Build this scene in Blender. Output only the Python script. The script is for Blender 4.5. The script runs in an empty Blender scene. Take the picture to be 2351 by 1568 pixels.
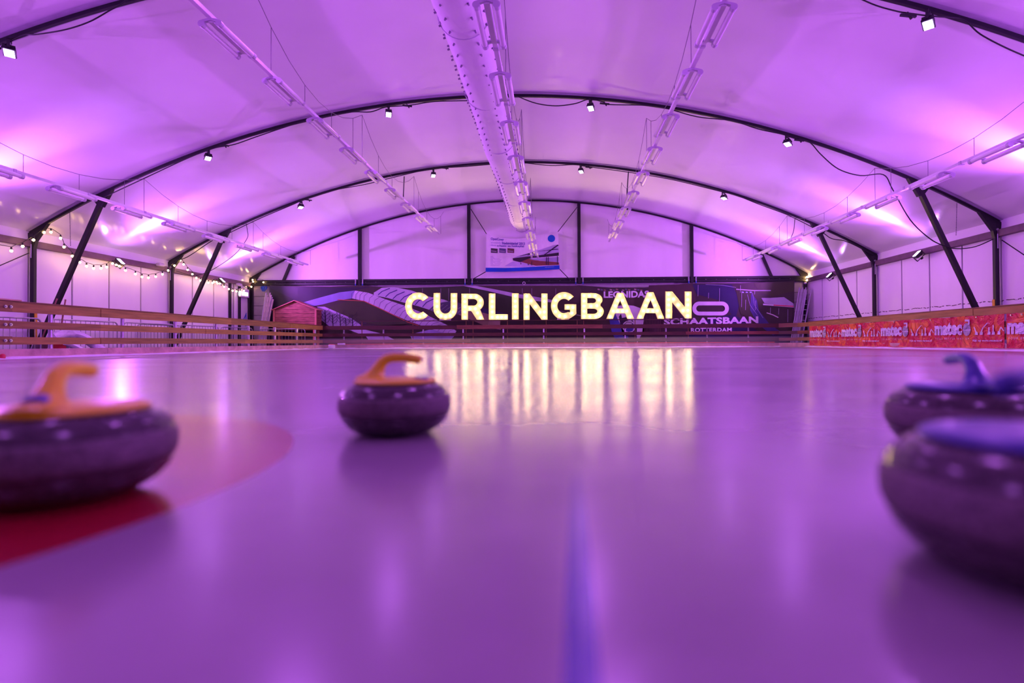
import bpy, bmesh, math, random
from math import sin, cos, pi, radians, sqrt
from mathutils import Vector, Matrix, Quaternion, noise
random.seed(7)
SC = bpy.context.scene
COL = SC.collection

# ------------------------------------------------------------------ camera
F, YAW, PIT, ROL = 1200.0, .0296, .0115, -.0049
CX, CY = 1175.5 + 62.935, 784 - 12.42
CAM = Vector((0, 0, .24))
def _rot():
    c, s = cos(YAW), sin(YAW); A = Matrix(((c, s, 0), (-s, c, 0), (0, 0, 1)))
    c, s = cos(PIT), sin(PIT); B = Matrix(((1, 0, 0), (0, c, s), (0, -s, c)))
    c, s = cos(ROL), sin(ROL); D = Matrix(((c, 0, s), (0, 1, 0), (-s, 0, c)))
    return D @ B @ A
RM = _rot()
cd = bpy.data.cameras.new('camera'); cam = bpy.data.objects.new('camera', cd); COL.objects.link(cam)
cd.sensor_width = 36; cd.lens = F / 2351 * 36
cd.shift_x = -62.935 / 2351; cd.shift_y = -12.42 / 2351
cd.clip_start = .02; cd.clip_end = 200
cd.dof.use_dof = True; cd.dof.focus_distance = 17.0; cd.dof.aperture_fstop = 1.18
r0, r1, r2 = Vector(RM[0]), Vector(RM[1]), Vector(RM[2])
cam.matrix_world = Matrix(((r0.x, r2.x, -r1.x, CAM.x), (r0.y, r2.y, -r1.y, CAM.y), (r0.z, r2.z, -r1.z, CAM.z), (0, 0, 0, 1)))
SC.camera = cam

# ------------------------------------------------------------------ world, exposure
w = bpy.data.worlds.new('night'); SC.world = w; w.use_nodes = True
w.node_tree.nodes['Background'].inputs[0].default_value = (.03, .012, .05, 1)
w.node_tree.nodes['Background'].inputs[1].default_value = .3
SC.view_settings.view_transform = 'Standard'; SC.view_settings.look = 'None'
SC.view_settings.gamma = 1; SC.view_settings.use_curve_mapping = False
SC.view_settings.exposure = 0.0
SC.cycles.max_bounces = 6; SC.cycles.diffuse_bounces = 4; SC.cycles.glossy_bounces = 3; SC.cycles.volume_bounces = 0
SC.cycles.sample_clamp_indirect = 6; SC.cycles.use_denoising = True
SC.cycles.caustics_reflective = False; SC.cycles.use_adaptive_sampling = True; SC.cycles.adaptive_threshold = .07; SC.cycles.adaptive_min_samples = 16; SC.cycles.light_sampling_threshold = .02

# light settings (lamps are built with their fittings further down)
DOWN_COL = (.56, .12, 1.0); DOWN_W = 120; DOWN_ANGLE = 150
UP_COL = (.46, .17, 1.0); UP_ANGLE = 30; UP_SLOPE = 1.0
UP_FAN = ((74, 1.3), (61, 2.6), (51, 2.8), (43, 1.4), (36, .40))   # LED rows: elevation, brightness on the roof
SPILL_COL = (.56, .125, 1.0); SPILL_W = 1600; SPILL_ANGLE = 120; SPILL_SLOPE = .10
WARM = (1.0, .60, .20); BULB_E = 38; LETTER_BULB_E = 150
LED_E = 26

# ------------------------------------------------------------------ helpers
def ray(px, py): return RM.transposed() @ Vector(((px - CX) / F, 1, (CY - py) / F))
def PY(px, py, Y): d = ray(px, py); return CAM + d * ((Y - CAM.y) / d.y)
def PX(px, py, X): d = ray(px, py); return CAM + d * ((X - CAM.x) / d.x)
def PZ(px, py, Z): d = ray(px, py); return CAM + d * ((Z - CAM.z) / d.z)
def PD(px, py, D): return CAM + ray(px, py) * D

def wloc(o):
    v = Vector((0, 0, 0))
    while o: v = v + o.location; o = o.parent
    return v
def tag(o, label, cat, group=None, kind=None):
    if label: o['label'] = label
    if cat: o['category'] = cat
    if group: o['group'] = group
    if kind: o['kind'] = kind
    return o
def thing(name, loc, label, cat, group=None):
    o = bpy.data.objects.new(name, None); COL.objects.link(o); o.location = loc; o.empty_display_size = .1
    return tag(o, label, cat, group)
def struct_empty(name, loc=(0, 0, 0)):
    o = bpy.data.objects.new(name, None); COL.objects.link(o); o.location = loc; o['kind'] = 'structure'; return o
def copy_tree(o, parent=None):
    c = o.copy(); COL.objects.link(c)
    if parent: c.parent = parent
    for ch in list(o.children): copy_tree(ch, c)
    return c

class MB:
    def __init__(s): s.v = []; s.f = []; s.mi = []
    def add(s, vs, fs, m=0):
        b = len(s.v); s.v += [Vector(v) for v in vs]; s.f += [tuple(i + b for i in f) for f in fs]; s.mi += [m] * len(fs); return s
    def box(s, lo, hi, m=0):
        x0, y0, z0 = lo; x1, y1, z1 = hi
        return s.add([(x0, y0, z0), (x1, y0, z0), (x1, y1, z0), (x0, y1, z0), (x0, y0, z1), (x1, y0, z1), (x1, y1, z1), (x0, y1, z1)],
                     [(0, 3, 2, 1), (4, 5, 6, 7), (0, 1, 5, 4), (1, 2, 6, 5), (2, 3, 7, 6), (3, 0, 4, 7)], m)
    def bbox(s, lo, hi, b=.01, m=0):  # box with chamfered long edges (all 12)
        bm = bmesh.new(); bmesh.ops.create_cube(bm, size=1)
        for v in bm.verts: v.co = Vector([lo[i] + (v.co[i] + .5) * (hi[i] - lo[i]) for i in range(3)])
        bmesh.ops.bevel(bm, geom=bm.edges[:], offset=b, segments=1, affect='EDGES')
        bm.verts.index_update()
        s.add([v.co.copy() for v in bm.verts], [tuple(v.index for v in f.verts) for f in bm.faces], m); bm.free(); return s
    def bar(s, p, q, w, h, up=(0, 0, 1), m=0):
        p, q = Vector(p), Vector(q); d = (q - p).normalized(); up = Vector(up)
        if abs(d.dot(up)) > .98: up = Vector((0, 1, 0))
        sd = d.cross(up).normalized(); u = sd.cross(d).normalized()
        c = []
        for e in (p, q):
            for a, b in ((-1, -1), (1, -1), (1, 1), (-1, 1)): c.append(e + sd * (a * w / 2) + u * (b * h / 2))
        return s.add(c, [(3, 2, 1, 0), (4, 5, 6, 7), (0, 1, 5, 4), (1, 2, 6, 5), (2, 3, 7, 6), (3, 0, 4, 7)], m)
    def tube(s, path, r, seg=8, caps=True, m=0):
        path = [Vector(p) for p in path]; n = len(path)
        rs = r if isinstance(r, (list, tuple)) else [r] * n
        t0 = (path[1] - path[0]).normalized()
        up = Vector((0, 0, 1)) if abs(t0.z) < .9 else Vector((0, 1, 0))
        rings = []; nrm = t0.cross(up).normalized()
        for i in range(n):
            t = (path[min(i + 1, n - 1)] - path[max(i - 1, 0)]).normalized()
            nrm = (nrm - t * nrm.dot(t)).normalized(); b = t.cross(nrm)
            rings.append([path[i] + (nrm * cos(2 * pi * k / seg) + b * sin(2 * pi * k / seg)) * rs[i] for k in range(seg)])
        vs = [v for rg in rings for v in rg]; fs = []
        for i in range(n - 1):
            for k in range(seg):
                a = i * seg + k; c = i * seg + (k + 1) % seg
                fs.append((a, c, c + seg, a + seg))
        if caps: fs.append(tuple(range(seg))[::-1]); fs.append(tuple((n - 1) * seg + k for k in range(seg)))
        return s.add(vs, fs, m)
    def lathe(s, prof, seg=48, m=0, mf=None):
        n = len(prof); vs = []
        for r, z in prof:
            for k in range(seg): vs.append((r * cos(2 * pi * k / seg), r * sin(2 * pi * k / seg), z))
        b = len(s.v); s.v += [Vector(v) for v in vs]
        for i in range(n - 1):
            for k in range(seg):
                a = i * seg + k; c = i * seg + (k + 1) % seg
                s.f.append((b + a, b + c, b + c + seg, b + a + seg)); s.mi.append(mf(i) if mf else m)
        s.f.append(tuple(b + k for k in range(seg))[::-1]); s.mi.append(mf(0) if mf else m)
        s.f.append(tuple(b + (n - 1) * seg + k for k in range(seg))); s.mi.append(mf(n - 2) if mf else m)
        return s
    def poly(s, pts, m=0): return s.add(pts, [tuple(range(len(pts)))], m)
    def sphere(s, c, r, seg=10, rings=6, sz=1.0, m=0):
        c = Vector(c); vs = []; fs = []
        for i in range(1, rings):
            a = pi * i / rings
            for k in range(seg): vs.append(c + Vector((r * sin(a) * cos(2 * pi * k / seg), r * sin(a) * sin(2 * pi * k / seg), r * sz * cos(a))))
        t = len(vs); vs.append(c + Vector((0, 0, r * sz))); vs.append(c - Vector((0, 0, r * sz)))
        for i in range(rings - 2):
            for k in range(seg):
                a = i * seg + k; b = i * seg + (k + 1) % seg; fs.append((a, a + seg, b + seg, b))
        for k in range(seg):
            fs.append((t, k, (k + 1) % seg)); o = (rings - 2) * seg; fs.append((t + 1, o + (k + 1) % seg, o + k))
        return s.add(vs, fs, m)
    def prism(s, pts, d, m=0):  # extrude a planar outline by vector d
        n = len(pts); d = Vector(d); pts = [Vector(p) for p in pts]
        return s.add(pts + [p + d for p in pts], [tuple(range(n))[::-1], tuple(range(n, 2 * n))] + [(i, (i + 1) % n, n + (i + 1) % n, n + i) for i in range(n)], m)
    def mesh(s, name, mats, off=Vector((0, 0, 0)), smooth=False):
        me = bpy.data.meshes.new(name); me.from_pydata([v - off for v in s.v], [], s.f)
        for m in (mats if isinstance(mats, (list, tuple)) else [mats]): me.materials.append(m)
        if any(s.mi): me.polygons.foreach_set('material_index', s.mi)
        me.update()
        bm = bmesh.new(); bm.from_mesh(me); bmesh.ops.recalc_face_normals(bm, faces=bm.faces[:]); bm.to_mesh(me); bm.free()
        if smooth:
            me.polygons.foreach_set('use_smooth', [True] * len(me.polygons))
            me.set_sharp_from_angle(angle=radians(smooth if smooth is not True else 40))
        return me
    def build(s, name, mats, parent=None, smooth=False, local=False):
        off = Vector((0, 0, 0)) if local or parent is None else wloc(parent)
        o = bpy.data.objects.new(name, s.mesh(name, mats, off, smooth)); COL.objects.link(o)
        if parent: o.parent = parent
        return o
    def build_at(s, name, mats, loc, smooth=False):
        o = bpy.data.objects.new(name, s.mesh(name, mats, Vector(loc), smooth)); COL.objects.link(o); o.location = loc; return o

# ------------------------------------------------------------------ materials
def nt(m): return m.node_tree.nodes, m.node_tree.links
def mat(name, c, rough=.5, metal=0, spec=.5, var=.08, scale=6, bump=0, bscale=30, stretch=(1, 1, 1), emit=None, es=0, trans=0, coat=0):
    m = bpy.data.materials.new(name); m.use_nodes = True; N, L = nt(m); b = N['Principled BSDF']
    b.inputs['Roughness'].default_value = rough; b.inputs['Metallic'].default_value = metal
    b.inputs['Specular IOR Level'].default_value = spec; b.inputs['Coat Weight'].default_value = coat
    b.inputs['Transmission Weight'].default_value = trans
    tc = N.new('ShaderNodeTexCoord'); mp = N.new('ShaderNodeMapping'); mp.inputs['Scale'].default_value = stretch
    L.new(tc.outputs['Object'], mp.inputs[0])
    nz = N.new('ShaderNodeTexNoise'); nz.inputs['Scale'].default_value = scale; nz.inputs['Detail'].default_value = 4; L.new(mp.outputs[0], nz.inputs['Vector'])
    rp = N.new('ShaderNodeValToRGB'); rp.color_ramp.elements[0].position = .3; rp.color_ramp.elements[1].position = .7
    rp.color_ramp.elements[0].color = (*[max(0, x * (1 - var)) for x in c], 1); rp.color_ramp.elements[1].color = (*[min(1, x * (1 + var)) for x in c], 1)
    L.new(nz.outputs['Fac'], rp.inputs[0]); L.new(rp.outputs[0], b.inputs['Base Color'])
    if bump:
        n2 = N.new('ShaderNodeTexNoise'); n2.inputs['Scale'].default_value = bscale; n2.inputs['Detail'].default_value = 3; L.new(mp.outputs[0], n2.inputs['Vector'])
        bp = N.new('ShaderNodeBump'); bp.inputs['Strength'].default_value = bump; bp.inputs['Distance'].default_value = .05; L.new(n2.outputs['Fac'], bp.inputs['Height']); L.new(bp.outputs[0], b.inputs['Normal'])
    if emit: b.inputs['Emission Color'].default_value = (*emit, 1); b.inputs['Emission Strength'].default_value = es
    return m
M = {}
M['frame'] = mat('painted_black_steel', (.012, .010, .016), .45, .0, .4, .2)
M['eave'] = mat('dark_eave_steel', (.14, .075, .11), .5, 0, .4, .15)
M['membrane'] = mat('white_pvc_membrane', (.84, .83, .85), .16, 0, .5, .03, .6, .12, .9)
M['panel'] = mat('white_wall_panel', (.87, .84, .87), .45, 0, .4, .04, 1.2, .05, 1.5, (1, 1, .25))
M['panel_seam'] = mat('panel_backing', (.40, .34, .40), .6)
M['grey_panel'] = mat('grey_cladding', (.42, .38, .40), .55, 0, .4, .1)
M['white_metal'] = mat('white_coated_metal', (.74, .70, .76), .35, 0, .5, .05)
M['clear_tube'] = mat('milky_tube_cover', (.82, .78, .84), .14, 0, .6, .03)
M['cap'] = mat('grey_end_cap', (.55, .50, .62), .4)
M['galv'] = mat('galvanised_steel', (.42, .40, .46), .4, .7, .5, .12)
M['cable'] = mat('black_cable', (.012, .01, .015), .6)
M['wire'] = mat('thin_grey_wire', (.16, .13, .18), .5)
M['flood'] = mat('black_lamp_housing', (.015, .012, .02), .4)
M['led'] = mat('led_lens', (.6, .5, .9), .3, emit=(.62, .42, 1.0), es=LED_E)
M['duct'] = mat('white_textile_duct', (.78, .74, .80), .6, 0, .3, .05, 2, .35, 2.2, (1, .6, 1))
M['nozzle'] = mat('grey_nozzle', (.22, .16, .28), .5)
def wood(name, c, var=.3): return mat(name, c, .5, 0, .4, var, 5, .12, 40, (.35, .35, 4))
M['wood1'] = wood('amber_board', (.31, .165, .045)); M['wood2'] = wood('brown_board', (.235, .115, .04)); M['wood3'] = wood('dark_board', (.065, .018, .016)); M['wood4'] = wood('red_brown_board', (.17, .055, .035))
M['kerb'] = mat('frosted_kerb', (.50, .30, .28), .6, 0, .3, .25, 4, .2, 20)
M['snow'] = mat('scraped_snow', (.82, .82, .86), .7, 0, .3, .06, 8, .5, 25)
M['kick'] = mat('red_kick_strip', (.75, .08, .05), .4)
M['pink_cap'] = mat('bare_wood_cap', (.55, .30, .22), .5, var=.2)
M['rubber'] = mat('dark_floor', (.10, .085, .10), .8)
M['shed'] = mat('red_stained_planks', (.30, .10, .07), .6, 0, .3, .4, 3.2, .1, 20, (1, 1, 5))
M['shed_trim'] = mat('pale_red_trim', (.52, .17, .12), .6)
M['pole'] = mat('pale_pole', (.66, .58, .55), .5, var=.15)
M['pole_metal'] = mat('pale_metal_pole', (.52, .49, .56), .35, .4)
M['red_plastic'] = mat('red_plastic', (.55, .02, .05), .4)
M['handle_wood'] = mat('wooden_handle', (.32, .13, .09), .6)
M['hose'] = mat('white_hose', (.72, .70, .78), .5, bump=.3, bscale=12)
M['warm_bulb'] = mat('lit_warm_bulb', (1, .8, .5), .3, emit=WARM, es=BULB_E)
M['letter_bulb'] = mat('lit_letter_bulb', (1, .85, .6), .3, emit=(1.0, .66, .30), es=LETTER_BULB_E)
M['letter_face'] = mat('cream_face_bulb_glow', (.15, .125, .09), .5, emit=(1, .62, .30), es=.70)  # weak emission paints in the light the bulbs throw on the face
M['letter_side'] = mat('gold_letter_side', (.45, .32, .15), .4)
M['blue_rope'] = mat('blue_rope', (.03, .12, .45), .6)
M['exit'] = mat('exit_light', (.8, .9, .8), .3, emit=(.85, 1.0, .9), es=2.5)
M['yellow'] = mat('yellow_reflector', (.75, .42, .02), .5)
M['yplastic'] = mat('yellow_handle_plastic', (.62, .50, .008), .36, 0, .5, .03)
M['bplastic'] = mat('blue_handle_plastic', (.025, .03, .20), .3, 0, .5, .05)
M['emblem'] = mat('blue_emblem', (.08, .09, .40), .35)
M['ink'] = mat('number_ink', (.05, .12, .55), .5)

def granite(name, c, rough, sc):
    m = bpy.data.materials.new(name); m.use_nodes = True; N, L = nt(m); b = N['Principled BSDF']
    tc = N.new('ShaderNodeTexCoord'); v = N.new('ShaderNodeTexVoronoi'); v.inputs['Scale'].default_value = sc; L.new(tc.outputs['Object'], v.inputs['Vector'])
    n = N.new('ShaderNodeTexNoise'); n.inputs['Scale'].default_value = 18; n.inputs['Detail'].default_value = 5; L.new(tc.outputs['Object'], n.inputs['Vector'])
    r = N.new('ShaderNodeValToRGB'); e = r.color_ramp.elements; e[0].position = .05; e[0].color = (*[x * .45 for x in c], 1); e[1].position = .9; e[1].color = (*[min(1, x * 1.5) for x in c], 1)
    L.new(v.outputs['Color'], r.inputs[0])
    mx = N.new('ShaderNodeMixRGB'); mx.blend_type = 'MULTIPLY'; mx.inputs[0].default_value = .5; L.new(r.outputs[0], mx.inputs[1]); L.new(n.outputs['Fac'], mx.inputs[2]); L.new(mx.outputs[0], b.inputs['Base Color'])
    b.inputs['Roughness'].default_value = rough
    bp = N.new('ShaderNodeBump'); bp.inputs['Strength'].default_value = .15 if rough > .4 else .02; bp.inputs['Distance'].default_value = .002; L.new(v.outputs['Distance'], bp.inputs['Height']); L.new(bp.outputs[0], b.inputs['Normal'])
    return m
M['granite'] = granite('polished_granite', (.055, .042, .045), .19, 260)
M['band'] = granite('rough_granite_band', (.125, .098, .098), .7, 320)

def right_wall_mat():
    m = M['panel'].copy(); m.name = 'white_wall_panel_scuffed'; N, L = nt(m); b = N['Principled BSDF']
    src = b.inputs['Base Color'].links[0].from_socket
    tc = N.new('ShaderNodeTexCoord'); sp = N.new('ShaderNodeSeparateXYZ'); L.new(tc.outputs['Object'], sp.inputs[0])
    fac = None
    for zc, th in ((1.06, .60), (1.22, .56)):
        n = N.new('ShaderNodeTexNoise'); n.inputs['Scale'].default_value = 3.5; n.inputs['Detail'].default_value = 6
        mp = N.new('ShaderNodeMapping'); mp.inputs['Scale'].default_value = (1, 1, .4); mp.inputs['Location'].default_value = (zc, 0, 0); L.new(tc.outputs['Object'], mp.inputs[0]); L.new(mp.outputs[0], n.inputs['Vector'])
        a = N.new('ShaderNodeMath'); a.operation = 'MULTIPLY_ADD'; a.inputs[1].default_value = .10; a.inputs[2].default_value = -.05 - zc; L.new(n.outputs['Fac'], a.inputs[0])
        s = N.new('ShaderNodeMath'); s.operation = 'ADD'; L.new(sp.outputs['Z'], s.inputs[0]); L.new(a.outputs[0], s.inputs[1])
        ab = N.new('ShaderNodeMath'); ab.operation = 'ABSOLUTE'; L.new(s.outputs[0], ab.inputs[0])
        lt = N.new('ShaderNodeMath'); lt.operation = 'LESS_THAN'; lt.inputs[1].default_value = .012; L.new(ab.outputs[0], lt.inputs[0])
        n3 = N.new('ShaderNodeTexNoise'); n3.inputs['Scale'].default_value = 9; L.new(tc.outputs['Object'], n3.inputs['Vector'])
        g = N.new('ShaderNodeMath'); g.operation = 'GREATER_THAN'; g.inputs[1].default_value = th - .1; L.new(n3.outputs['Fac'], g.inputs[0])
        mu = N.new('ShaderNodeMath'); mu.operation = 'MULTIPLY'; L.new(lt.outputs[0], mu.inputs[0]); L.new(g.outputs[0], mu.inputs[1])
        if fac is None: fac = mu.outputs[0]
        else:
            mxx = N.new('ShaderNodeMath'); mxx.operation = 'MAXIMUM'; L.new(fac, mxx.inputs[0]); L.new(mu.outputs[0], mxx.inputs[1]); fac = mxx.outputs[0]
    mx = N.new('ShaderNodeMixRGB'); L.new(fac, mx.inputs[0]); L.new(src, mx.inputs[1]); mx.inputs[2].default_value = (.10, .05, .07, 1); L.new(mx.outputs[0], b.inputs['Base Color'])
    return m
M['panel_scuffed'] = right_wall_mat()

def ice_mat():
    m = bpy.data.materials.new('rink_ice'); m.use_nodes = True; N, L = nt(m); b = N['Principled BSDF']
    tc = N.new('ShaderNodeTexCoord'); O = tc.outputs['Object']; sp = N.new('ShaderNodeSeparateXYZ'); L.new(O, sp.inputs[0])
    def ma(op, a, b_=None, c=None):
        n = N.new('ShaderNodeMath'); n.operation = op
        for i, x in enumerate((a, b_, c)):
            if x is None: continue
            if isinstance(x, (int, float)): n.inputs[i].default_value = x
            else: L.new(x, n.inputs[i])
        return n.outputs[0]
    def noise_(scale, detail, st=(1, 1, 1), rot=0):
        mp = N.new('ShaderNodeMapping'); mp.inputs['Scale'].default_value = st; mp.inputs['Rotation'].default_value = (0, 0, rot); L.new(O, mp.inputs[0])
        n = N.new('ShaderNodeTexNoise'); n.inputs['Scale'].default_value = scale; n.inputs['Detail'].default_value = detail; L.new(mp.outputs[0], n.inputs['Vector']); return n.outputs['Fac']
    def ramp(f, p0, c0, p1, c1):
        r = N.new('ShaderNodeValToRGB'); e = r.color_ramp.elements; e[0].position = p0; e[0].color = (*c0, 1); e[1].position = p1; e[1].color = (*c1, 1); L.new(f, r.inputs[0]); return r.outputs[0]
    def mix(f, a, c):
        x = N.new('ShaderNodeMixRGB'); L.new(f, x.inputs[0]); L.new(a, x.inputs[1])
        if isinstance(c, tuple): x.inputs[2].default_value = (*c, 1)
        else: L.new(c, x.inputs[2])
        return x.outputs[0]
    base = ramp(noise_(1.3, 5), .3, (.205, .175, .195), .7, (.28, .245, .27))
    # painted house ring, left, and a centre line, under the ice
    dx = ma('SUBTRACT', sp.outputs['X'], RING[0]); dy = ma('SUBTRACT', sp.outputs['Y'], RING[1])
    dist = ma('SQRT', ma('ADD', ma('MULTIPLY', dx, dx), ma('MULTIPLY', dy, dy)))
    ring = ma('SUBTRACT', 1.0, ma('SMOOTHSTEP', dist, RING[2] - .006, RING[2] + .006)) if False else ma('LESS_THAN', dist, RING[2])
    base = mix(ring, base, (.27, .002, .018))
    a, c = LINE
    # distance across the line
    lx = ma('SUBTRACT', sp.outputs['X'], ma('MULTIPLY_ADD', sp.outputs['Y'], a, c))
    ln = ma('LESS_THAN', ma('ABSOLUTE', lx), LINE_W)
    ln = ma('MULTIPLY', ln, ramp(sp.outputs['Y'], .5, (1, 1, 1), 1.0, (0, 0, 0)))
    base = mix(ln, base, (.022, .010, .24))
    L.new(base, b.inputs['Base Color'])
    # wear: roughness and relief
    p1 = noise_(.45, 4, (1, 2.2, 1), .3); p2 = noise_(7, 5, (1, .18, 1), .2); p3 = noise_(9, 4, (.15, 1, 1), -.15)
    rg = ma('ADD', ma('MULTIPLY', p1, .22), ma('ADD', ma('MULTIPLY', p3, .08), .075))
    L.new(rg, b.inputs['Roughness'])
    b.inputs['IOR'].default_value = 2.0; b.inputs['Specular IOR Level'].default_value = .5
    bp = N.new('ShaderNodeBump'); bp.inputs['Strength'].default_value = .22; bp.inputs['Distance'].default_value = .004
    h = ma('ADD', ma('MULTIPLY', p2, .5), ma('ADD', ma('MULTIPLY', p3, .6), ma('MULTIPLY', p1, .25)))
    L.new(h, bp.inputs['Height']); L.new(bp.outputs[0], b.inputs['Normal'])
    return m
RING = (-1.44, .86, .895); LINE = (.035, .005); LINE_W = .013
M['ice'] = ice_mat()

# ------------------------------------------------------------------ hall dimensions
X0, HALF, ZE, ZA, C4 = -1.363, 12.5, 3.19, 6.60, .0573
YB, BAY = 23.36, 4.9876
FY = [YB - BAY * k for k in range(7)]
GZ = -.2                               # ground outside the rink
def ceil_z(x):
    q = ((x - X0) / HALF) ** 2
    return ZA + (ZE - ZA) * ((1 - C4) * q + C4 * q * q)

# ================================================================== SETTING
# ice
mb = MB(); mb.box((-11.2, -4, -.06), (9.95, 22.15, 0)); fl = mb.build('floor', M['ice']); fl['kind'] = 'structure'
mb = MB(); mb.box((X0 - HALF - .3, FY[6], GZ - .1), (X0 + HALF + .3, YB + .4, GZ)); g = mb.build('floor', M['rubber']); g['kind'] = 'structure'
# roof membrane, one sheet per bay, bulging slightly between the arches
cl = struct_empty('ceiling', (X0, 10, 5))
for k in range(6):
    y1, y0 = FY[k], FY[k + 1]; mb = MB(); nx, ny = 64, 14; vs = []; fs = []
    for j in range(ny + 1):
        t = j / ny; y = y0 + (y1 - y0) * t
        for i in range(nx + 1):
            u = -1.012 + 2.024 * i / nx; x = X0 + HALF * u
            vs.append((x, y, ceil_z(x) + .10 * (1 - (2 * t - 1) ** 2) * (1 - .8 * u ** 4) + .05))
    for j in range(ny):
        for i in range(nx): a = j * (nx + 1) + i; fs.append((a, a + nx + 1, a + nx + 2, a + 1))
    mb.add(vs, fs); mb.build('roof_sheet', M['membrane'], cl, smooth=60)
# side walls: panels with recessed joints
def side_wall(name, x, sgn, pm):
    wl = struct_empty(name, (x, 10, 0))
    mb = MB(); mb.box((min(x + sgn * .05, x + sgn * .10), FY[6], GZ), (max(x + sgn * .05, x + sgn * .10), YB, ZE + .25)); mb.build('backing', M['panel_seam'], wl)
    for k in range(5):
        n = 4
        for i in range(n):
            ya = FY[k + 1] + (BAY) * i / n + .018; yb = FY[k + 1] + BAY * (i + 1) / n - .018
            if name == 'wall_left' and k == 0 and i == 3: continue
            mb = MB(); mb.bbox((min(x, x + sgn * .05), ya, GZ), (max(x, x + sgn * .05), yb, 2.86), .012); mb.build('panel', pm, wl)
            mb = MB(); xx = x - sgn * .02; mb.box((min(xx, x), yb + .012, GZ), (max(xx, x), yb + .030, 2.86)); mb.build('joint_strip', M['white_metal'], wl)
        # skirt of membrane between beam and roof
        mb = MB(); mb.box((min(x - sgn * .01, x + sgn * .03), FY[k + 1], 2.95), (max(x - sgn * .01, x + sgn * .03), FY[k], ZE + .2)); mb.build('skirt', M['membrane'], wl)
    return wl
XL, XR = X0 - HALF, X0 + HALF
wl = side_wall('wall_left', XL - .02, -1, M['panel'])
wr = side_wall('wall_right', XR + .02, 1, M['panel_scuffed'])
# eave beams
for nm, x, s in (('trim_left', XL, 1), ('trim_right', XR, -1)):
    mb = MB(); mb.bbox((min(x - s * .02, x + s * .10), FY[6], 2.81), (max(x - s * .02, x + s * .10), YB, 2.99), .012); o = mb.build(nm, M['eave']); o['kind'] = 'structure'
# gable wall
wb = struct_empty('wall_back', (X0, YB, 0))
GPX = [-8.79, -3.84, 1.10, 6.08]
edges = [XL - .02] + GPX + [XR + .02]
mb = MB(); n = 60
top = [(X0 + HALF * 1.01 * (-1 + 2 * i / n)) for i in range(n + 1)]
mb.prism([(x, YB + .12, ceil_z(x) + .12) for x in top] + [(XR + .2, YB + .12, 2.7), (XL - .2, YB + .12, 2.7)], (0, .03, 0)); mb.build('backing', M['panel_seam'], wb)
for a, b in zip(edges[:-1], edges[1:]):
    xs = [a + .012 + (b - a - .024) * i / 12 for i in range(13)]
    mb = MB(); mb.prism([(x, YB + .06, ceil_z(x) + .06) for x in xs] + [(xs[-1], YB + .06, 2.88), (xs[0], YB + .06, 2.88)], (0, .05, 0)); mb.build('gable_panel', M['panel'], wb)
    mb = MB(); mb.box((xs[0], YB + .035, 3.02), (xs[-1], YB + .06, 3.14)); mb.build('hem_strip', M['membrane'], wb)
for i in range(7):
    z0 = GZ + .43 * i + .006; z1 = GZ + .43 * (i + 1) - .006
    mb = MB(); mb.bbox((XL - .05, YB + .06, z0), (XR + .05, YB + .12, z1), .01); mb.build('cladding_board', M['grey_panel'], wb)
# front gable behind the camera closes the hall
mb = MB(); xs = [X0 + HALF * 1.01 * (-1 + 2 * i / 40) for i in range(41)]
mb.prism([(x, FY[6], ceil_z(x) + .15) for x in xs] + [(XR + .2, FY[6], GZ), (XL - .2, FY[6], GZ)], (0, -.05, 0)); o = mb.build('wall_front', M['panel']); o['kind'] = 'structure'
# gable horizontal beam (double rail with bolts)
tb = struct_empty('trim_back', (X0, YB, 3))
mb = MB(); mb.bbox((XL, YB - .06, 3.00), (XR, YB + .05, 3.11), .01); mb.build('upper_rail', M['frame'], tb)
mb = MB(); mb.bbox((XL, YB - .09, 2.86), (XR, YB + .05, 2.985), .01); mb.build('lower_rail', M['frame'], tb)
bolt = MB().sphere((0, 0, 0), .012, 6, 4)
bm_ = bolt.mesh('bolt', M['white_metal'])
x = XL + .3
while x < XR - .2:
    o = bpy.data.objects.new('bolt', bm_); COL.objects.link(o); o.parent = tb; o.location = Vector((x, YB - .095, 2.975)) - wloc(tb); x += .46

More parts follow.
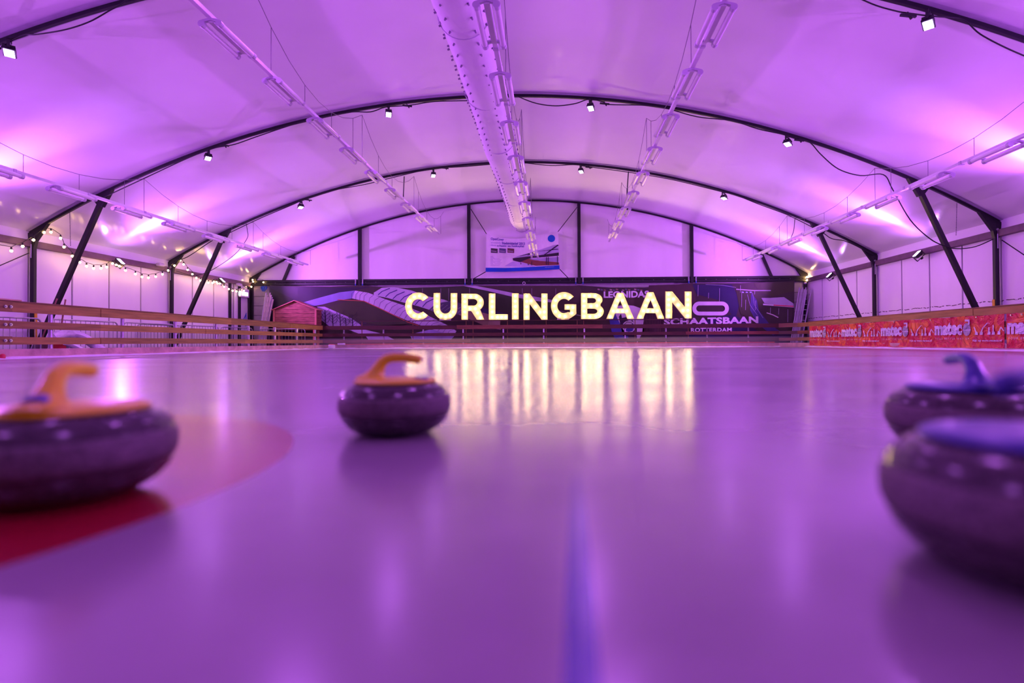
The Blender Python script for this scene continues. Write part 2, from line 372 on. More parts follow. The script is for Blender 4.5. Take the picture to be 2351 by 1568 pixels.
# ================================================================== ARCH FRAMES
FR_LABEL = ['black gable arch with four upright posts against the back wall', 'black steel arch one bay before the gable, smaller of the two full arches',
            'large black steel arch crossing the whole ceiling two bays before the gable', 'nearest black roof arch, only its shoulders in the upper corners']
def arch(k):
    y = FY[k]; fr = thing('arch_frame', (X0, y, GZ), FR_LABEL[min(k, 3)], 'arch', None)
    dw = .055; dh = .070
    n = 72; pts = [(X0 + HALF * (-1 + 2 * i / n)) for i in range(n + 1)]
    mb = MB(); vs = []; fs = []
    for x in pts:
        d = (ceil_z(x + .01) - ceil_z(x - .01)) / .02; nl = sqrt(1 + d * d); nx, nz = -d / nl, 1 / nl
        z = ceil_z(x) + .035
        for (h, yy) in ((0, -dw / 2), (0, dw / 2), (-dh, dw / 2), (-dh, -dw / 2)): vs.append((x + nx * h, y + yy, z + nz * h))
    for i in range(n):
        for j in range(4): fs.append((i * 4 + j, i * 4 + (j + 1) % 4, i * 4 + 4 + (j + 1) % 4, i * 4 + 4 + j))
    mb.add(vs, fs); mb.build('arch_rail', M['frame'], fr)
    # pale keder strip along the arch where the sheets are laced in
    mb = MB(); vs = []; fs = []
    for x in pts:
        z = ceil_z(x) + .052
        for yy in (-dw / 2 - .09, dw / 2 + .09): vs.append((x, y + yy, z - .02))
    for i in range(n): fs.append((i * 2, i * 2 + 1, i * 2 + 3, i * 2 + 2))
    mb.add(vs, fs); mb.build('keder_strip', M['cap'], fr)
    if k > 3: return fr
    for s in (-1, 1):
        xe = X0 + s * (HALF - .10)
        mb = MB(); mb.bbox((xe - .05, y - .05, GZ), (xe + .05, y + .05, ZE - .02), .01); p = mb.build('post', M['frame'], fr)
        # flared haunch joining post and arch
        xi = xe - s * .42
        mb = MB(); mb.prism([(xe - s * .05, y - .045, ZE - .40), (xe + s * .06, y - .045, ZE - .40), (xe + s * .12, y - .045, ZE - .02), (xi, y - .045, ceil_z(xi) - .04), (xe - s * .09, y - .045, ZE - .22)], (0, .09, 0)); mb.build('haunch', M['frame'], fr)
        mb = MB(); mb.tube([(xe, y - .07, ZE - .2), (xe, y - .045, ZE - .2)], .03, 8); mb.build('pin', M['galv'], fr)
        if k:
            mb = MB(); mb.tube([(xe + .0, y - .066, 2.88), (xe + .0, y - .066, 2.52)], .012, 6); mb.build('tension_rod', M['galv'], fr)
        xt = X0 + s * 10.47
        if k == 0: a, b = Vector((xt, y, ceil_z(xt) - .05)), Vector((xt + s * .55, y, 2.9))
        else: a, b = Vector((xt, y, ceil_z(xt) - .06)), Vector((xe - s * .02, y, GZ + .15))
        mb = MB(); mb.bar(a, b, .105, .105, (0, 1, 0)); mb.build('strut', M['frame'], fr)
        if k:
            mb = MB(); xa, xb = xt + s * .30, xt - s * .22
            mb.prism([(xa, y - .05, ceil_z(xa) - .04), (xb, y - .05, ceil_z(xb) - .04), (xt + s * .04, y - .05, ceil_z(xt) - .40), (xt + s * .15, y - .05, ceil_z(xt) - .38)], (0, .10, 0)); mb.build('gusset', M['frame'], fr)
            mb = MB(); mb.tube([(xt + s * .06, y - .07, ceil_z(xt) - .18), (xt + s * .06, y - .05, ceil_z(xt) - .18)], .03, 8); mb.build('pin', M['galv'], fr)
        if k in (2,):
            # yellow edge marker strip on the post
            mb = MB(); xs_ = xe - s * .066; mb.box((min(xs_, xs_ + s * .014), y - .02, GZ), (max(xs_, xs_ + s * .014), y + .05, 1.25)); mb.build('edge_marker', M['yellow'], fr)
    if k == 0:
        for gx in GPX:
            mb = MB(); mb.bbox((gx - .07, y - .11, 2.83), (gx + .07, y + .03, ceil_z(gx) - .02), .012); mb.build('gable_post', M['frame'], fr)
            for dx in (-.16, .16):
                mb = MB(); mb.bar((gx + dx, y - .12, 2.84), (gx + dx, y - .12, 3.12), .05, .05); mb.build('bracket', M['galv'], fr)
                mb = MB(); mb.bar((gx + dx, y - .125, 2.80), (gx + dx, y - .125, 2.90), .05, .055); mb.build('blue_cap', M['blue_rope'], fr)
    return fr
for k in range(5): 
    if k < 4: arch(k)

# bracing rods in the first bays
for lab, a, b, x in (('thin black bracing rod beside the leftmost post', (-40, 627), (66, 581), XL + .12), ('thin black bracing rod running down from the rightmost post', (2300, 551), (2400, 618), XR - .12)):
    A, B = PX(*a, x), PX(*b, x); mb = MB(); mb.tube([A, B], .012, 6)
    tag(mb.build_at('bracing_rod', M['frame'], (A + B) / 2), lab, 'rod', 'bracing rods')

# ================================================================== FLOOD LAMPS
def flood_proto():
    r = thing('flood_lamp', (0, 0, 0), 'x', 'flood lamp')
    mb = MB()   # tapered housing, lens side down (-Z)
    vs = []
    for (hx, hy, z) in ((.045, .04, .085), (.115, .07, .03), (.135, .085, -.01), (.13, .08, -.03)):
        vs += [(-hx, -hy, z), (hx, -hy, z), (hx, hy, z), (-hx, hy, z)]
    fs = [(3, 2, 1, 0)] + [(i * 4 + j, i * 4 + (j + 1) % 4, i * 4 + 4 + (j + 1) % 4, i * 4 + 4 + j) for i in range(3) for j in range(4)] + [(12, 13, 14, 15)]
    mb.add(vs, fs)
    for i in range(5): mb.box((-.09 + i * .042, -.078, .03), (-.082 + i * .042, .078, .075))
    mb.build('housing', M['flood'], r, local=True)
    lens = MB()
    for i in range(5):
        for j in range(3): lens.box((-.108 + i * .0435, -.062 + j * .0425, -.040), (-.108 + i * .0435 + .040, -.062 + j * .0425 + .039, -.030))
    lens.build('led_panel', M['led'], r, local=True)['kind'] = 'stuff'
    mb = MB(); mb.box((-.155, -.02, -.005), (-.145, .02, .15)); mb.box((.145, -.02, -.005), (.155, .02, .15)); mb.box((-.155, -.02, .14), (.155, .02, .152)); mb.box((-.03, -.03, .15), (.03, .03, .19))
    mb.build('yoke', M['flood'], r, local=True)
    return r
FP = flood_proto(); first = [True]
def flood(loc, d, label, group, col, watt, ang, roll=0, spill=0):
    if first[0]: o = FP; first[0] = False
    else: o = copy_tree(FP)
    o.location = loc; o.rotation_mode = 'QUATERNION'; o.rotation_quaternion = Vector(d).normalized().to_track_quat('-Z', 'Y') @ Quaternion((0, 0, 1), roll)
    o['label'] = label; o['group'] = group
    def spot(name, c, wt, a, blend, dv=None):
        ld = bpy.data.lights.new(name, 'SPOT'); ld.color = c; ld.energy = wt; ld.spot_size = radians(a); ld.spot_blend = blend; ld.shadow_soft_size = .07
        l = bpy.data.objects.new(name, ld); COL.objects.link(l); l.parent = o; l.location = (0, 0, -.07)
        if dv is not None: l.rotation_mode = 'QUATERNION'; l.rotation_quaternion = o.rotation_quaternion.inverted() @ Vector(dv).to_track_quat('-Z', 'Y')
    if not spill: spot('flood_beam', col, watt, ang, 1.0)
    else:   # rows of LEDs fanned up the roof, plus the wide part of the beam
        sg = -1 if d[0] < 0 else 1
        for el, lum in UP_FAN:
            dv = Vector((sg * cos(radians(el)), .05 * cos(radians(el)), sin(radians(el)))); p = Vector(loc)
            while p.z < ceil_z(p.x) and p.z < 7: p = p + dv * .02
            sl = (ceil_z(p.x + .05) - ceil_z(p.x - .05)) / .1; nn = Vector((-sl, 0, 1)).normalized()
            spot('flood_row', col, lum * 4 * pi * pi * (p - Vector(loc)).length ** 2 / (.84 * max(.12, dv.dot(nn))), ang, 1.0, dv)
        spot('flood_spill', SPILL_COL, spill, SPILL_ANGLE, .6, (d[0], 0, SPILL_SLOPE))
    return o
FXS = [-9.05, -4.28, .95, 5.92]
PLACE = ['far left', 'left of the duct', 'right of the duct', 'far right']
for k in range(1, 6):
    for i, x in enumerate(FXS):
        nm = {1: 'on the arch nearest the gable', 2: 'on the large middle arch', 3: 'on the nearest arch', 4: 'above the viewer', 5: 'behind the viewer'}[k]
        flood((x, FY[k] - .02, ceil_z(x) - .24), (-.12 * (x - X0) / HALF, -.08, -1), 'small black LED flood lamp %s, %s' % (nm, PLACE[i]), 'flood lamps under the arches', DOWN_COL, DOWN_W, DOWN_ANGLE, radians(90))
for k in range(0, 5):
    ym = (FY[k] + FY[k + 1]) / 2
    for s, sd in ((-1, 'left'), (1, 'right')):
        x = X0 + s * (HALF - .32)
        nm = ['bay next to the gable', 'middle bay', 'nearest bay', 'bay above the viewer', 'last bay'][k]
        flood((x, ym, 2.80), (-s * 1.0, .06, UP_SLOPE), 'LED flood lamp on the %s eave aimed at the roof, %s' % (sd, nm), 'flood lamps along the eaves', UP_COL, 0, UP_ANGLE, radians(90), SPILL_W)

# cables hung along the arches
def cable(name, pts, label, cat='cable', r=.012, m='cable', group='cables under the roof', n=6):
    P = []
    for i in range(len(pts) - 1):   # Catmull-Rom through the points
        p0, p1, p2, p3 = (Vector(pts[max(i - 1, 0)]), Vector(pts[i]), Vector(pts[i + 1]), Vector(pts[min(i + 2, len(pts) - 1)]))
        for j in range(n):
            t = j / n; P.append(.5 * ((2 * p1) + (p2 - p0) * t + (2 * p0 - 5 * p1 + 4 * p2 - p3) * t * t + (3 * p1 - p0 - 3 * p2 + p3) * t ** 3))
    P.append(Vector(pts[-1])); c = sum(P, Vector((0, 0, 0))) / len(P)
    mb = MB(); mb.tube(P, r, 6); o = mb.build_at(name, M[m], c, smooth=60)
    return tag(o, label, cat, group)
def pxcable(k, pp, label, r=.012, dy=-.10): return cable('power_cable', [PY(a, b, FY[k] + dy) for a, b in pp], label, r=r)
pxcable(2, [(238, 453), (330, 410), (420, 368), (473, 346), (500, 338), (540, 331), (600, 310), (700, 278), (800, 258), (850, 257), (885, 246), (925, 243), (952, 240), (1000, 233), (1080, 231)], 'black cable draped under the left half of the large middle arch', .013)
pxcable(2, [(1190, 222), (1230, 237), (1275, 243), (1320, 238), (1352, 228), (1385, 234), (1400, 240), (1506, 244), (1600, 268), (1680, 277), (1740, 296), (1795, 308), (1825, 318), (1858, 326), (1885, 355), (1925, 388), (1975, 403), (2028, 401), (2050, 436), (2090, 505), (2135, 548), (2170, 565), (2200, 571), (2240, 566), (2280, 549)], 'black cable under the right half of the large middle arch, looping past the right strut', .013)
pxcable(1, [(400, 598), (430, 590), (488, 552), (530, 533), (600, 500), (676, 468), (700, 456), (760, 438), (840, 423), (900, 408), (990, 387), (1015, 385), (1060, 383), (1131, 377)], 'black cable under the left half of the arch next to the gable', .014)
pxcable(1, [(1205, 374), (1265, 380), (1320, 378), (1345, 382), (1440, 395), (1520, 408), (1580, 421), (1660, 441), (1690, 448), (1740, 468), (1800, 490), (1822, 500), (1860, 519), (1890, 535), (1910, 548), (1945, 555), (2005, 585)], 'black cable under the right half of the arch next to the gable', .014)
pxcable(3, [(-30, 150), (0, 112), (30, 92), (60, 80), (85, 79), (150, 68), (205, 50), (250, 25), (285, 5), (300, -15)], 'black cable sagging from the nearest arch at the upper left corner', .011)
pxcable(3, [(1960, -10), (2010, 12), (2060, 26), (2085, 30), (2120, 35), (2150, 38), (2210, 45), (2250, 78), (2310, 110), (2380, 140)], 'black cable sagging from the nearest arch at the upper right corner', .011)
pxcable(1, [(1825, 503), (1822, 530), (1815, 548)], 'short cable end hanging from the right light row junction', .012, -.12)
pxcable(1, [(565, 513), (568, 530), (567, 548), (540, 583), (500, 612), (470, 627), (440, 632), (405, 622)], 'loose cable drooping from the left light row to the left eave', .011, -.12)
pxcable(1, [(928, 405), (927, 430), (926, 453)], 'cable drop feeding the light row left of the duct', .018, -.2)
pxcable(1, [(1443, 394), (1441, 420), (1440, 448)], 'cable drop feeding the light row right of the duct', .018, -.2)
def conn(p, label):
    mb = MB(); p = Vector(p); mb.bar(p - Vector((.12, 0, .02)), p + Vector((.12, 0, -.05)), .035, .035); mb.bar(p + Vector((-.02, 0, .02)), p + Vector((.05, 0, -.09)), .025, .025)
    tag(mb.build_at('cable_connector', M['cable'], p), label, 'connector', 'cable connectors')
for k, a, b, l in ((2, 515, 331, 'black cable connector beside the far left lamp of the large middle arch'), (2, 935, 240, 'black cable connector left of the duct on the large middle arch'), (2, 1388, 235, 'black cable connector right of the duct on the large middle arch'),
                   (2, 1835, 319, 'black cable connector beside the far right lamp of the large middle arch'), (1, 1022, 384, 'black cable connector on the gable side arch left of the duct'), (1, 1352, 382, 'black cable connector on the gable side arch right of the duct'),
                   (1, 708, 457, 'black cable connector beside the far left lamp of the gable side arch'), (3, 2085, 31, 'black cable connector at the upper right corner')):
    conn(PY(a, b, FY[k] - .12), l)

# hanging chains near the outer posts
for a, b, x, l in ((( 160, 480), (162, 565), 0, 'thin chain dangling from the roof beside the left strut'), ((2197, 466), (2195, 541), 0, 'thin chain dangling from the roof beside the right strut')):
    A, B = PY(*a, FY[2] + .02), PY(*b, FY[2] + .02); mb = MB(); n = 26
    for i in range(n):
        p = A.lerp(B, i / n); q = A.lerp(B, (i + .8) / n); mb.bar(p, q, .016 if i % 2 else .006, .006 if i % 2 else .016)
    mb.build_at('hanging_chain', M['wire'], A); o = COL.objects[-1] if False else bpy.data.objects[-1] if False else None
for o in [o for o in COL.objects if o.name.startswith('hanging_chain')]:
    tag(o, 'thin chain dangling from the roof beside the %s strut' % ('left' if o.location.x < 0 else 'right'), 'chain', 'hanging chains')

# ================================================================== TEXTILE DUCT
DX, DZ, DR, DY1 = -1.40, 5.40, .41, 22.5
du = thing('air_duct', (DX, 14, DZ), 'long white textile air duct with rows of small nozzles under the roof ridge', 'air duct')
mb = MB(); path = []; rs = []
y = 1.5; i = 0
while y < DY1 - .03:
    path.append((DX + .03 * sin(y * .8), y, DZ + .02 * sin(y * 1.7))); ph = (y % 1.25) / 1.25
    rs.append(DR * (1 + .018 * cos(2 * pi * ph) - (.035 if ph < .06 else 0))); y += .125
mb.tube(path, rs, 28, caps=False); mb.build('duct_sleeve', M['duct'], du, smooth=60)
mb = MB(); mb.tube([(DX, DY1 - .05, DZ), (DX, DY1 + .02, DZ), (DX, DY1 + .10, DZ)], [DR * .995, DR * 1.0, DR * .93], 28); mb.build('end_cap', M['cap'], du, smooth=50)
for yy in (5.6, 8.1, 10.6, 13.1, 15.6, 18.1, 20.6):
    mb = MB(); mb.tube([(DX + DR * 1.012 * sin(a), yy, DZ + DR * 1.012 * cos(a)) for a in [2 * pi * j / 28 for j in range(29)]], .009, 5, caps=False); mb.build('seam', M['cap'], du)
nz = MB(); y = 5.0
while y < DY1 - .2:
    for a in (-152, -118, -92, -66, 66, 92, 118, 152):
        aa = radians(a); p = Vector((DX + DR * 1.01 * sin(aa), y + (.11 if abs(a) in (118, 66) else 0), DZ + DR * 1.01 * cos(aa))); d = Vector((sin(aa), 0, cos(aa)))
        nz.tube([p - d * .01, p + d * .03], [.02, .013], 5)
    y += .33
nz.build('nozzles', M['nozzle'], du)['kind'] = 'stuff'

# ================================================================== LIGHT ROWS
def fixture_proto():
    r = thing('tube_light', (0, 0, 0), 'x', 'tube light')
    L = .84
    for s in (-1, 1):
        mb = MB(); mb.tube([(s * .13, .03, -.075), (s * .13, L - .03, -.075)], .044, 12); mb.build('tube_cover', M['clear_tube'], r, smooth=50, local=True)
    for yy in (0, L):
        mb = MB()
        for s in (-1, 1):
            mb.tube([(s * .13, yy - .03, -.075), (s * .13, yy + .03, -.075)], .050, 12)
        pts = [(-.17, -.04), (-.12, -.015), (-.05, .0), (0, .01), (.05, .0), (.12, -.015), (.17, -.04), (.12, -.06), (.05, -.035), (0, -.025), (-.05, -.035), (-.12, -.06)]
        mb.prism([(a, yy - .022, b) for a, b in pts], (0, .044, 0)); mb.build('end_cap', M['cap'], r, local=True)
    mb = MB(); mb.prism([(-.05, 0, 0), (.05, 0, 0), (.035, 0, -.05), (-.035, 0, -.05)], (0, L, 0)); mb.build('gear_tray', M['white_metal'], r, local=True)
    return r
TP = fixture_proto(); tfirst = True
ORD = ['nearest', 'second', 'third', 'fourth', 'fifth', 'sixth', 'seventh', 'eighth', 'ninth', 'tenth', 'eleventh', 'twelfth']
PITCH = BAY / 3
rows = [('far left row', PX(92, 415, -10.8), PX(715, 612, -10.8), PX(125, 432, -10.8).y, 9.9),
        ('row left of the duct', PX(480, 40, -5.0), PX(1000, 530, -5.0), PX(484, 42, -5.0).y, 6.6),
        ('row beside the duct', PX(1117, 0, -.85), PX(1228, 588, -.85), PX(1117, 3, -.85).y, 5.8),
        ('row right of the duct', PX(1660, 10, 2.35), PX(1408, 535, 2.35), PX(1662, 6, 2.35).y, 6.4),
        ('far right row', PX(2335, 322, 8.07), PX(1705, 600, 8.07), PX(2335, 322, 8.07).y, 8.7)]
for ri, (rn, A, B, ys, ymin) in enumerate(rows):
    d = B - A; yend = 22.55
    at = lambda y: A + d * ((y - A.y) / d.y)
    a, b = at(ymin - 1.5), at(yend)
    rail = thing('light_rail', (a + b) / 2, 'white trunking rail carrying the %s of tube lights' % rn, 'rail', 'light rails under the roof')
    y = a.y
    while y < yend - .05:
        y2 = min(y + PITCH, yend); mb = MB(); mb.bar(at(y + .004) + Vector((0, 0, .03)), at(y2 - .004) + Vector((0, 0, .03)), .07, .06); mb.build('rail_section', M['white_metal'], rail); 
        mb = MB(); mb.bar(at(y + .0) + Vector((0, 0, .03)), at(y + .06) + Vector((0, 0, .03)), .085, .075); mb.build('coupler', M['cap'], rail)
        y = y2
    # suspension: catenary wire bay by bay with droppers
    sag = (.62, .62, 1.15, .62, .62)[ri]
    mb = MB(); wp = []
    for k in (3, 2, 1):
        for t in range(9):
            tt = t / 8; yy = FY[k] + BAY * tt; p = at(yy)
            zc = min(ceil_z(p.x) - .12, p.z + (1.9 if ri == 2 else 1.2)) ; lo = p.z + sag * .62
            wp.append((p.x + .02, yy, lo + (zc - lo) * (2 * tt - 1) ** 2 if abs(2 * tt - 1) > .0 else lo))
    mb.tube(wp, .006, 4); 
    cw = mb.build_at('catenary_wire', M['wire'], (A + B) / 2); tag(cw, 'thin grey carrying wire strung above the %s of lights' % rn, 'wire', 'catenary wires')
    mb = MB()
    for w_ in wp[1::2]:
        p = at(w_[1]); mb.tube([w_, (w_[0], w_[1], p.z + .06)], .006, 4)
    mb.build('droppers', M['wire'], cw)['kind'] = 'stuff'
    y = ys
    while y > ymin + PITCH * .5: y -= PITCH
    n = 0
    while y + .84 < yend + .1:
        p = at(y)
        o = TP if tfirst else copy_tree(TP)
        tfirst = False
        o.location = p; o.rotation_euler = (math.atan2(d.z, d.y), 0, math.atan2(-d.x, d.y))
        o['label'] = 'unlit twin tube light, %s from the viewer in the %s' % (ORD[n], rn); o['group'] = 'tube lights in the ' + rn
        n += 1; y += PITCH

# ================================================================== RINK FENCE
YF = 21.9
PA = PD(0, 700, 8.73); PA.z = 0; PA.y += 0
PBl = PY(740, 760, YF); PBl.z = 0
dl = (PBl - PA).normalized(); PA0 = PA - dl * 1.6
PR0 = PD(2351, 720, 10.8); PR0.z = 0; PR1 = PD(1857, 740, 20.3); PR1.z = 0
dr = (PR1 - PR0).normalized(); PRs = PR0 - dr * 2.2
PBr = PY(1788, 760, YF); PBr.z = 0
RAILS = [(.80, .965), (.515, .645), (.245, .375)]
def fence_side(root, P, Q, inward, mats, splits, rails=RAILS, kerb=True, post_step=1.7, post_mat='galv', cap=True):
    d = (Q - P); Ln = d.length; d.normalize()
    for ri, (z0, z1) in enumerate(rails):
        cuts = [0] + splits[ri % len(splits)] + [1]
        for i in range(len(cuts) - 1):
            a, b = P + d * (Ln * cuts[i] + .004), P + d * (Ln * cuts[i + 1] - .004)
            off = inward * (.0 + .006 * ((i + ri) % 2)); zc = (z0 + z1) / 2 + random.uniform(-.004, .004)
            mb = MB(); mb.bar(a + off + Vector((0, 0, zc)), b + off + Vector((0, 0, zc)), .045, z1 - z0); mb.build('board', M[mats[(i * 2 + ri) % len(mats)]], root)
    if cap:
        for i in range(3):
            a, b = P + d * (Ln * i / 3 + .004), P + d * (Ln * (i + 1) / 3 - .004)
            mb = MB(); mb.bar(a - inward * .03 + Vector((0, 0, .978)), b - inward * .03 + Vector((0, 0, .978)), .13, .024); mb.build('cap_board', M['wood4'], root)
    if kerb:
        n = 4
        for i in range(n):
            a, b = P + d * (Ln * i / n + .003), P + d * (Ln * (i + 1) / n - .003)
            mb = MB(); mb.bar(a + inward * .01 + Vector((0, 0, .082)), b + inward * .01 + Vector((0, 0, .082)), .07, .165); mb.build('kerb_board', M['kerb'], root)
    s = .9
    while s < Ln:
        p = P + d * s - inward * .07
        mb = MB(); mb.tube([p + Vector((0, 0, GZ)), p + Vector((0, 0, .93))], .035, 8); mb.build('post', M[post_mat], root); s += post_step
inl = Vector((dl.y, -dl.x, 0)); inr = Vector((-dr.y, dr.x, 0)); inb = Vector((0, -1, 0))
fl_ = thing('rink_fence', PA, 'three rail amber wooden rink fence along the left side', 'fence', 'rink fences')
fence_side(fl_, PA0, PBl, inl, ['wood1', 'wood2', 'wood1'], [[.24, .55, .8], [.24, .47, .87], [.24, .6, .86]])
# splice boards with bolts near the left picture edge
for z0, z1 in RAILS:
    a = PA + dl * -.35; b = PA + dl * .16
    mb = MB(); mb.bar(a + inl * .035 + Vector((0, 0, (z0 + z1) / 2)), b + inl * .035 + Vector((0, 0, (z0 + z1) / 2)), .03, z1 - z0 + .01); mb.build('splice_board', M['wood2'], fl_)
    for s in (.03, .12):
        p = PA + dl * s + inl * .05 + Vector((0, 0, (z0 + z1) / 2)); mb = MB(); mb.tube([p, p + inl * .02], .026, 10); mb.tube([p + inl * .018, p + inl * .035], .014, 6); mb.build('bolt', M['galv'], fl_)
mb = MB(); a = PA - dl * .6; b = PA + dl * .3; mb.bar(a + Vector((0, 0, 1.0)), b + Vector((0, 0, 1.0)), .14, .022); mb.build('pale_cap', M['pink_cap'], fl_)
fb = thing('rink_fence', (PBl + PBr) / 2, 'dark red wooden rail fence along the back of the ice below the lit letters', 'fence', 'rink fences')
fence_side(fb, PBl, PBr, inb, ['wood3', 'wood3', 'wood4'], [[.3, .62], [.45, .8], [.33, .7]], cap=False)
mb = MB(); mb.bar(PBl + Vector((.3, -.05, .19)), PBr + Vector((-.2, -.05, .19)), .02, .03); mb.build('kick_strip', M['kick'], fb)
fr_ = thing('rink_fence', PR1, 'wooden rail fence on the right side, mostly covered by an orange banner', 'fence', 'rink fences')
fence_side(fr_, PRs, PR1, inr, ['wood1', 'wood2'], [[.3, .7], [.5], [.4]])
dc = PBr - PR1
fc = thing('rink_fence', (PR1 + PBr) / 2, 'short corner section of dark rail fence at the far right end of the ice', 'fence', 'rink fences')
inc = Vector((-dc.normalized().y, dc.normalized().x, 0)); inc = inc if inc.y < 0 else -inc
mid = (PR1 + PBr) / 2 - inc * .25
fence_side(fc, PR1, mid, inc, ['wood2', 'wood4'], [[]], cap=False, post_step=.9); fence_side(fc, mid, PBr, inc, ['wood4', 'wood3'], [[]], cap=False, post_step=.9)
# scraped snow along the kerbs
for lab, P, Q, n_ in (('ridge of scraped snow along the left kerb', PA0, PBl, inl), ('ridge of scraped snow along the back kerb', PBl, PBr, inb), ('ridge of scraped snow along the right kerb', PRs, PR1, inr)):
    mb = MB(); d = Q - P; N_ = 60; vs = []; fs = []
    for i in range(N_ + 1):
        p = P + d * (i / N_); h = .035 + .03 * noise.noise(p * 2.3); wd = .16 + .08 * noise.noise(p * 1.7 + Vector((5, 0, 0)))
        vs += [p + n_ * .035 + Vector((0, 0, -.01)), p + n_ * .04 + Vector((0, 0, max(.012, h))), p + n_ * (.05 + wd * .4) + Vector((0, 0, max(.006, h * .45))), p + n_ * (.05 + wd) + Vector((0, 0, -.004))]
    for i in range(N_):
        for j in range(3): fs.append((i * 4 + j, i * 4 + j + 1, i * 4 + 5 + j, i * 4 + 4 + j))
    mb.add(vs, fs); tag(mb.build_at('snow_ridge', M['snow'], (P + Q) / 2, smooth=60), lab, 'snow', 'snow ridges', 'stuff')
# white end block at the left corner and a white bar beside it
p = PY(763, 797, YF - .25); mb = MB(); mb.bbox((p.x - .13, p.y - .12, 0), (p.x + .09, p.y + .1, .17), .02)
tag(mb.build_at('kerb_block', M['snow'], (p.x, p.y, 0)), 'white block on the ice at the left end of the back fence', 'block')
p = PY(783, 790, YF - .14); mb = MB(); mb.bbox((p.x - .15, p.y - .02, .16), (p.x + .17, p.y + .05, .23), .01)
tag(mb.build_at('white_bar', M['white_metal'], (p.x, p.y, .16)), 'short white bar lying on the back kerb near the left corner', 'bar')

# ================================================================== TEXT AND FLAT PRINT
def text_mesh(s, bold=0.0, space=1.0):
    cu = bpy.data.curves.new('t', 'FONT'); cu.body = s; cu.fill_mode = 'FRONT'; cu.offset = bold; cu.space_character = space; cu.resolution_u = 3
    o = bpy.data.objects.new('t', cu); COL.objects.link(o); bpy.context.view_layer.update()
    dg = bpy.context.evaluated_depsgraph_get(); me = o.evaluated_get(dg).to_mesh()
    vs = [v.co.copy() for v in me.vertices]; fs = [tuple(p.vertices) for p in me.polygons]
    o.evaluated_get(dg).to_mesh_clear(); bpy.data.objects.remove(o); bpy.data.curves.remove(cu)
    x0, x1 = min(v.x for v in vs), max(v.x for v in vs); y0, y1 = min(v.y for v in vs), max(v.y for v in vs)
    return [((v.x - x0) / (x1 - x0), (v.y - y0) / (y1 - y0)) for v in vs], fs
def quadmap(c00, c10, c01, c11):
    return lambda u, v: (c00 * (1 - u) * (1 - v) + c10 * u * (1 - v) + c01 * (1 - u) * v + c11 * u * v)
def put_text(s, q, name, m, parent, bold=0, space=1.0):
    uv, fs = text_mesh(s, bold, space); mb = MB(); mb.add([q(u, v) for u, v in uv], fs); return mb.build(name, m, parent)
PRN = {}
def pm(c, key=None):
    k = tuple(x * .6 for x in c) if max(c) < .16 else tuple(c); c = k
    if k not in PRN:
        PRN[k] = mat('print_%d' % len(PRN), c, .42, 0, .35, .12, 2.0, .25, 1.6, (1, 1, .6))
    return PRN[k]

# ---- the big aerial photo banner on the back wall
YBN = 22.95
bn = thing('photo_banner', PY(1235, 720, YBN), 'huge dark printed banner with an aerial photo and SCHAATSBAAN ROTTERDAM lettering on the back wall', 'banner')
def B2(px, py, layer): return PY(px, py, YBN - .004 * layer)
def bpoly(name, pts, c, layer): mb = MB(); mb.poly([B2(a, b, layer) for a, b in pts]); return mb.build(name, pm(c), bn)
def bstroke(name, pts, w, c, layer):
    mb = MB(); P = [Vector((a, b, 0)) for a, b in pts]; vs = []; fs = []
    for i, p in enumerate(P):
        t = (P[min(i + 1, len(P) - 1)] - P[max(i - 1, 0)]).normalized(); n = Vector((-t.y, t.x, 0)) * (w / 2)
        vs += [B2(p.x + n.x, p.y + n.y, layer), B2(p.x - n.x, p.y - n.y, layer)]
    for i in range(len(P) - 1): fs.append((2 * i, 2 * i + 1, 2 * i + 3, 2 * i + 2))
    mb.add(vs, fs); return mb.build(name, pm(c), bn)
def band(n, tops, bots, t):  # ribs across a band
    return [((tops[0] * (1 - k) + tops[1] * k), 0) for k in t]
# cloth with a scalloped top hem
mb = MB(); tp = [(619, 655), (660, 657), (760, 658), (827, 655), (900, 661), (960, 661), (1077, 656), (1200, 664), (1330, 655), (1400, 660), (1480, 660), (1588, 650), (1700, 650), (1824, 645)]
bt = [(1822, 800), (1700, 801), (1500, 801), (1300, 802), (1100, 803), (900, 804), (740, 805), (612, 806)]
mb.poly([PY(a, b, YBN) for a, b in tp + bt]); mb.prism([PY(a, b, YBN + .004) for a, b in tp + bt], (0, .012, 0)); mb.build('cloth', pm((.075, .058, .05)), bn)
DK, NAVY, OLIVE, BROWN, LAV, WHT, BLU = (.03, .022, .05), (.035, .03, .12), (.075, .085, .035), (.11, .07, .055), (.50, .46, .62), (.72, .68, .76), (.05, .07, .36)
bpoly('print_sky', [(620, 657), (760, 660), (850, 659), (812, 667), (770, 674), (735, 686), (700, 700), (690, 730), (660, 790), (614, 800)], (.035, .022, .07), 1)
bpoly('print_dark', [(622, 662), (680, 690), (700, 706), (640, 720), (625, 700)], (.022, .016, .035), 2)
bpoly('print_field', [(770, 700), (812, 688), (850, 697), (900, 720), (950, 742), (900, 752), (860, 745), (800, 730), (745, 712)], OLIVE, 1)
bpoly('print_field', [(935, 661), (1075, 657), (1160, 668), (1270, 690), (1280, 740), (1130, 706), (1040, 698), (985, 682)], (.06, .075, .04), 1)
bpoly('print_field', [(1090, 656), (1330, 656), (1350, 700), (1270, 687), (1180, 669)], (.105, .075, .06), 1)
bpoly('print_field', [(1330, 700), (1400, 664), (1480, 672), (1500, 760), (1400, 800), (1330, 800)], (.10, .075, .05), 1)
bpoly('print_field', [(850, 748), (960, 742), (1000, 760), (900, 790), (800, 800), (760, 790), (830, 770)], (.055, .05, .025), 1)
bpoly('print_woods', [(1490, 655), (1588, 652), (1600, 700), (1520, 760), (1475, 770), (1478, 700)], (.10, .055, .055), 1)
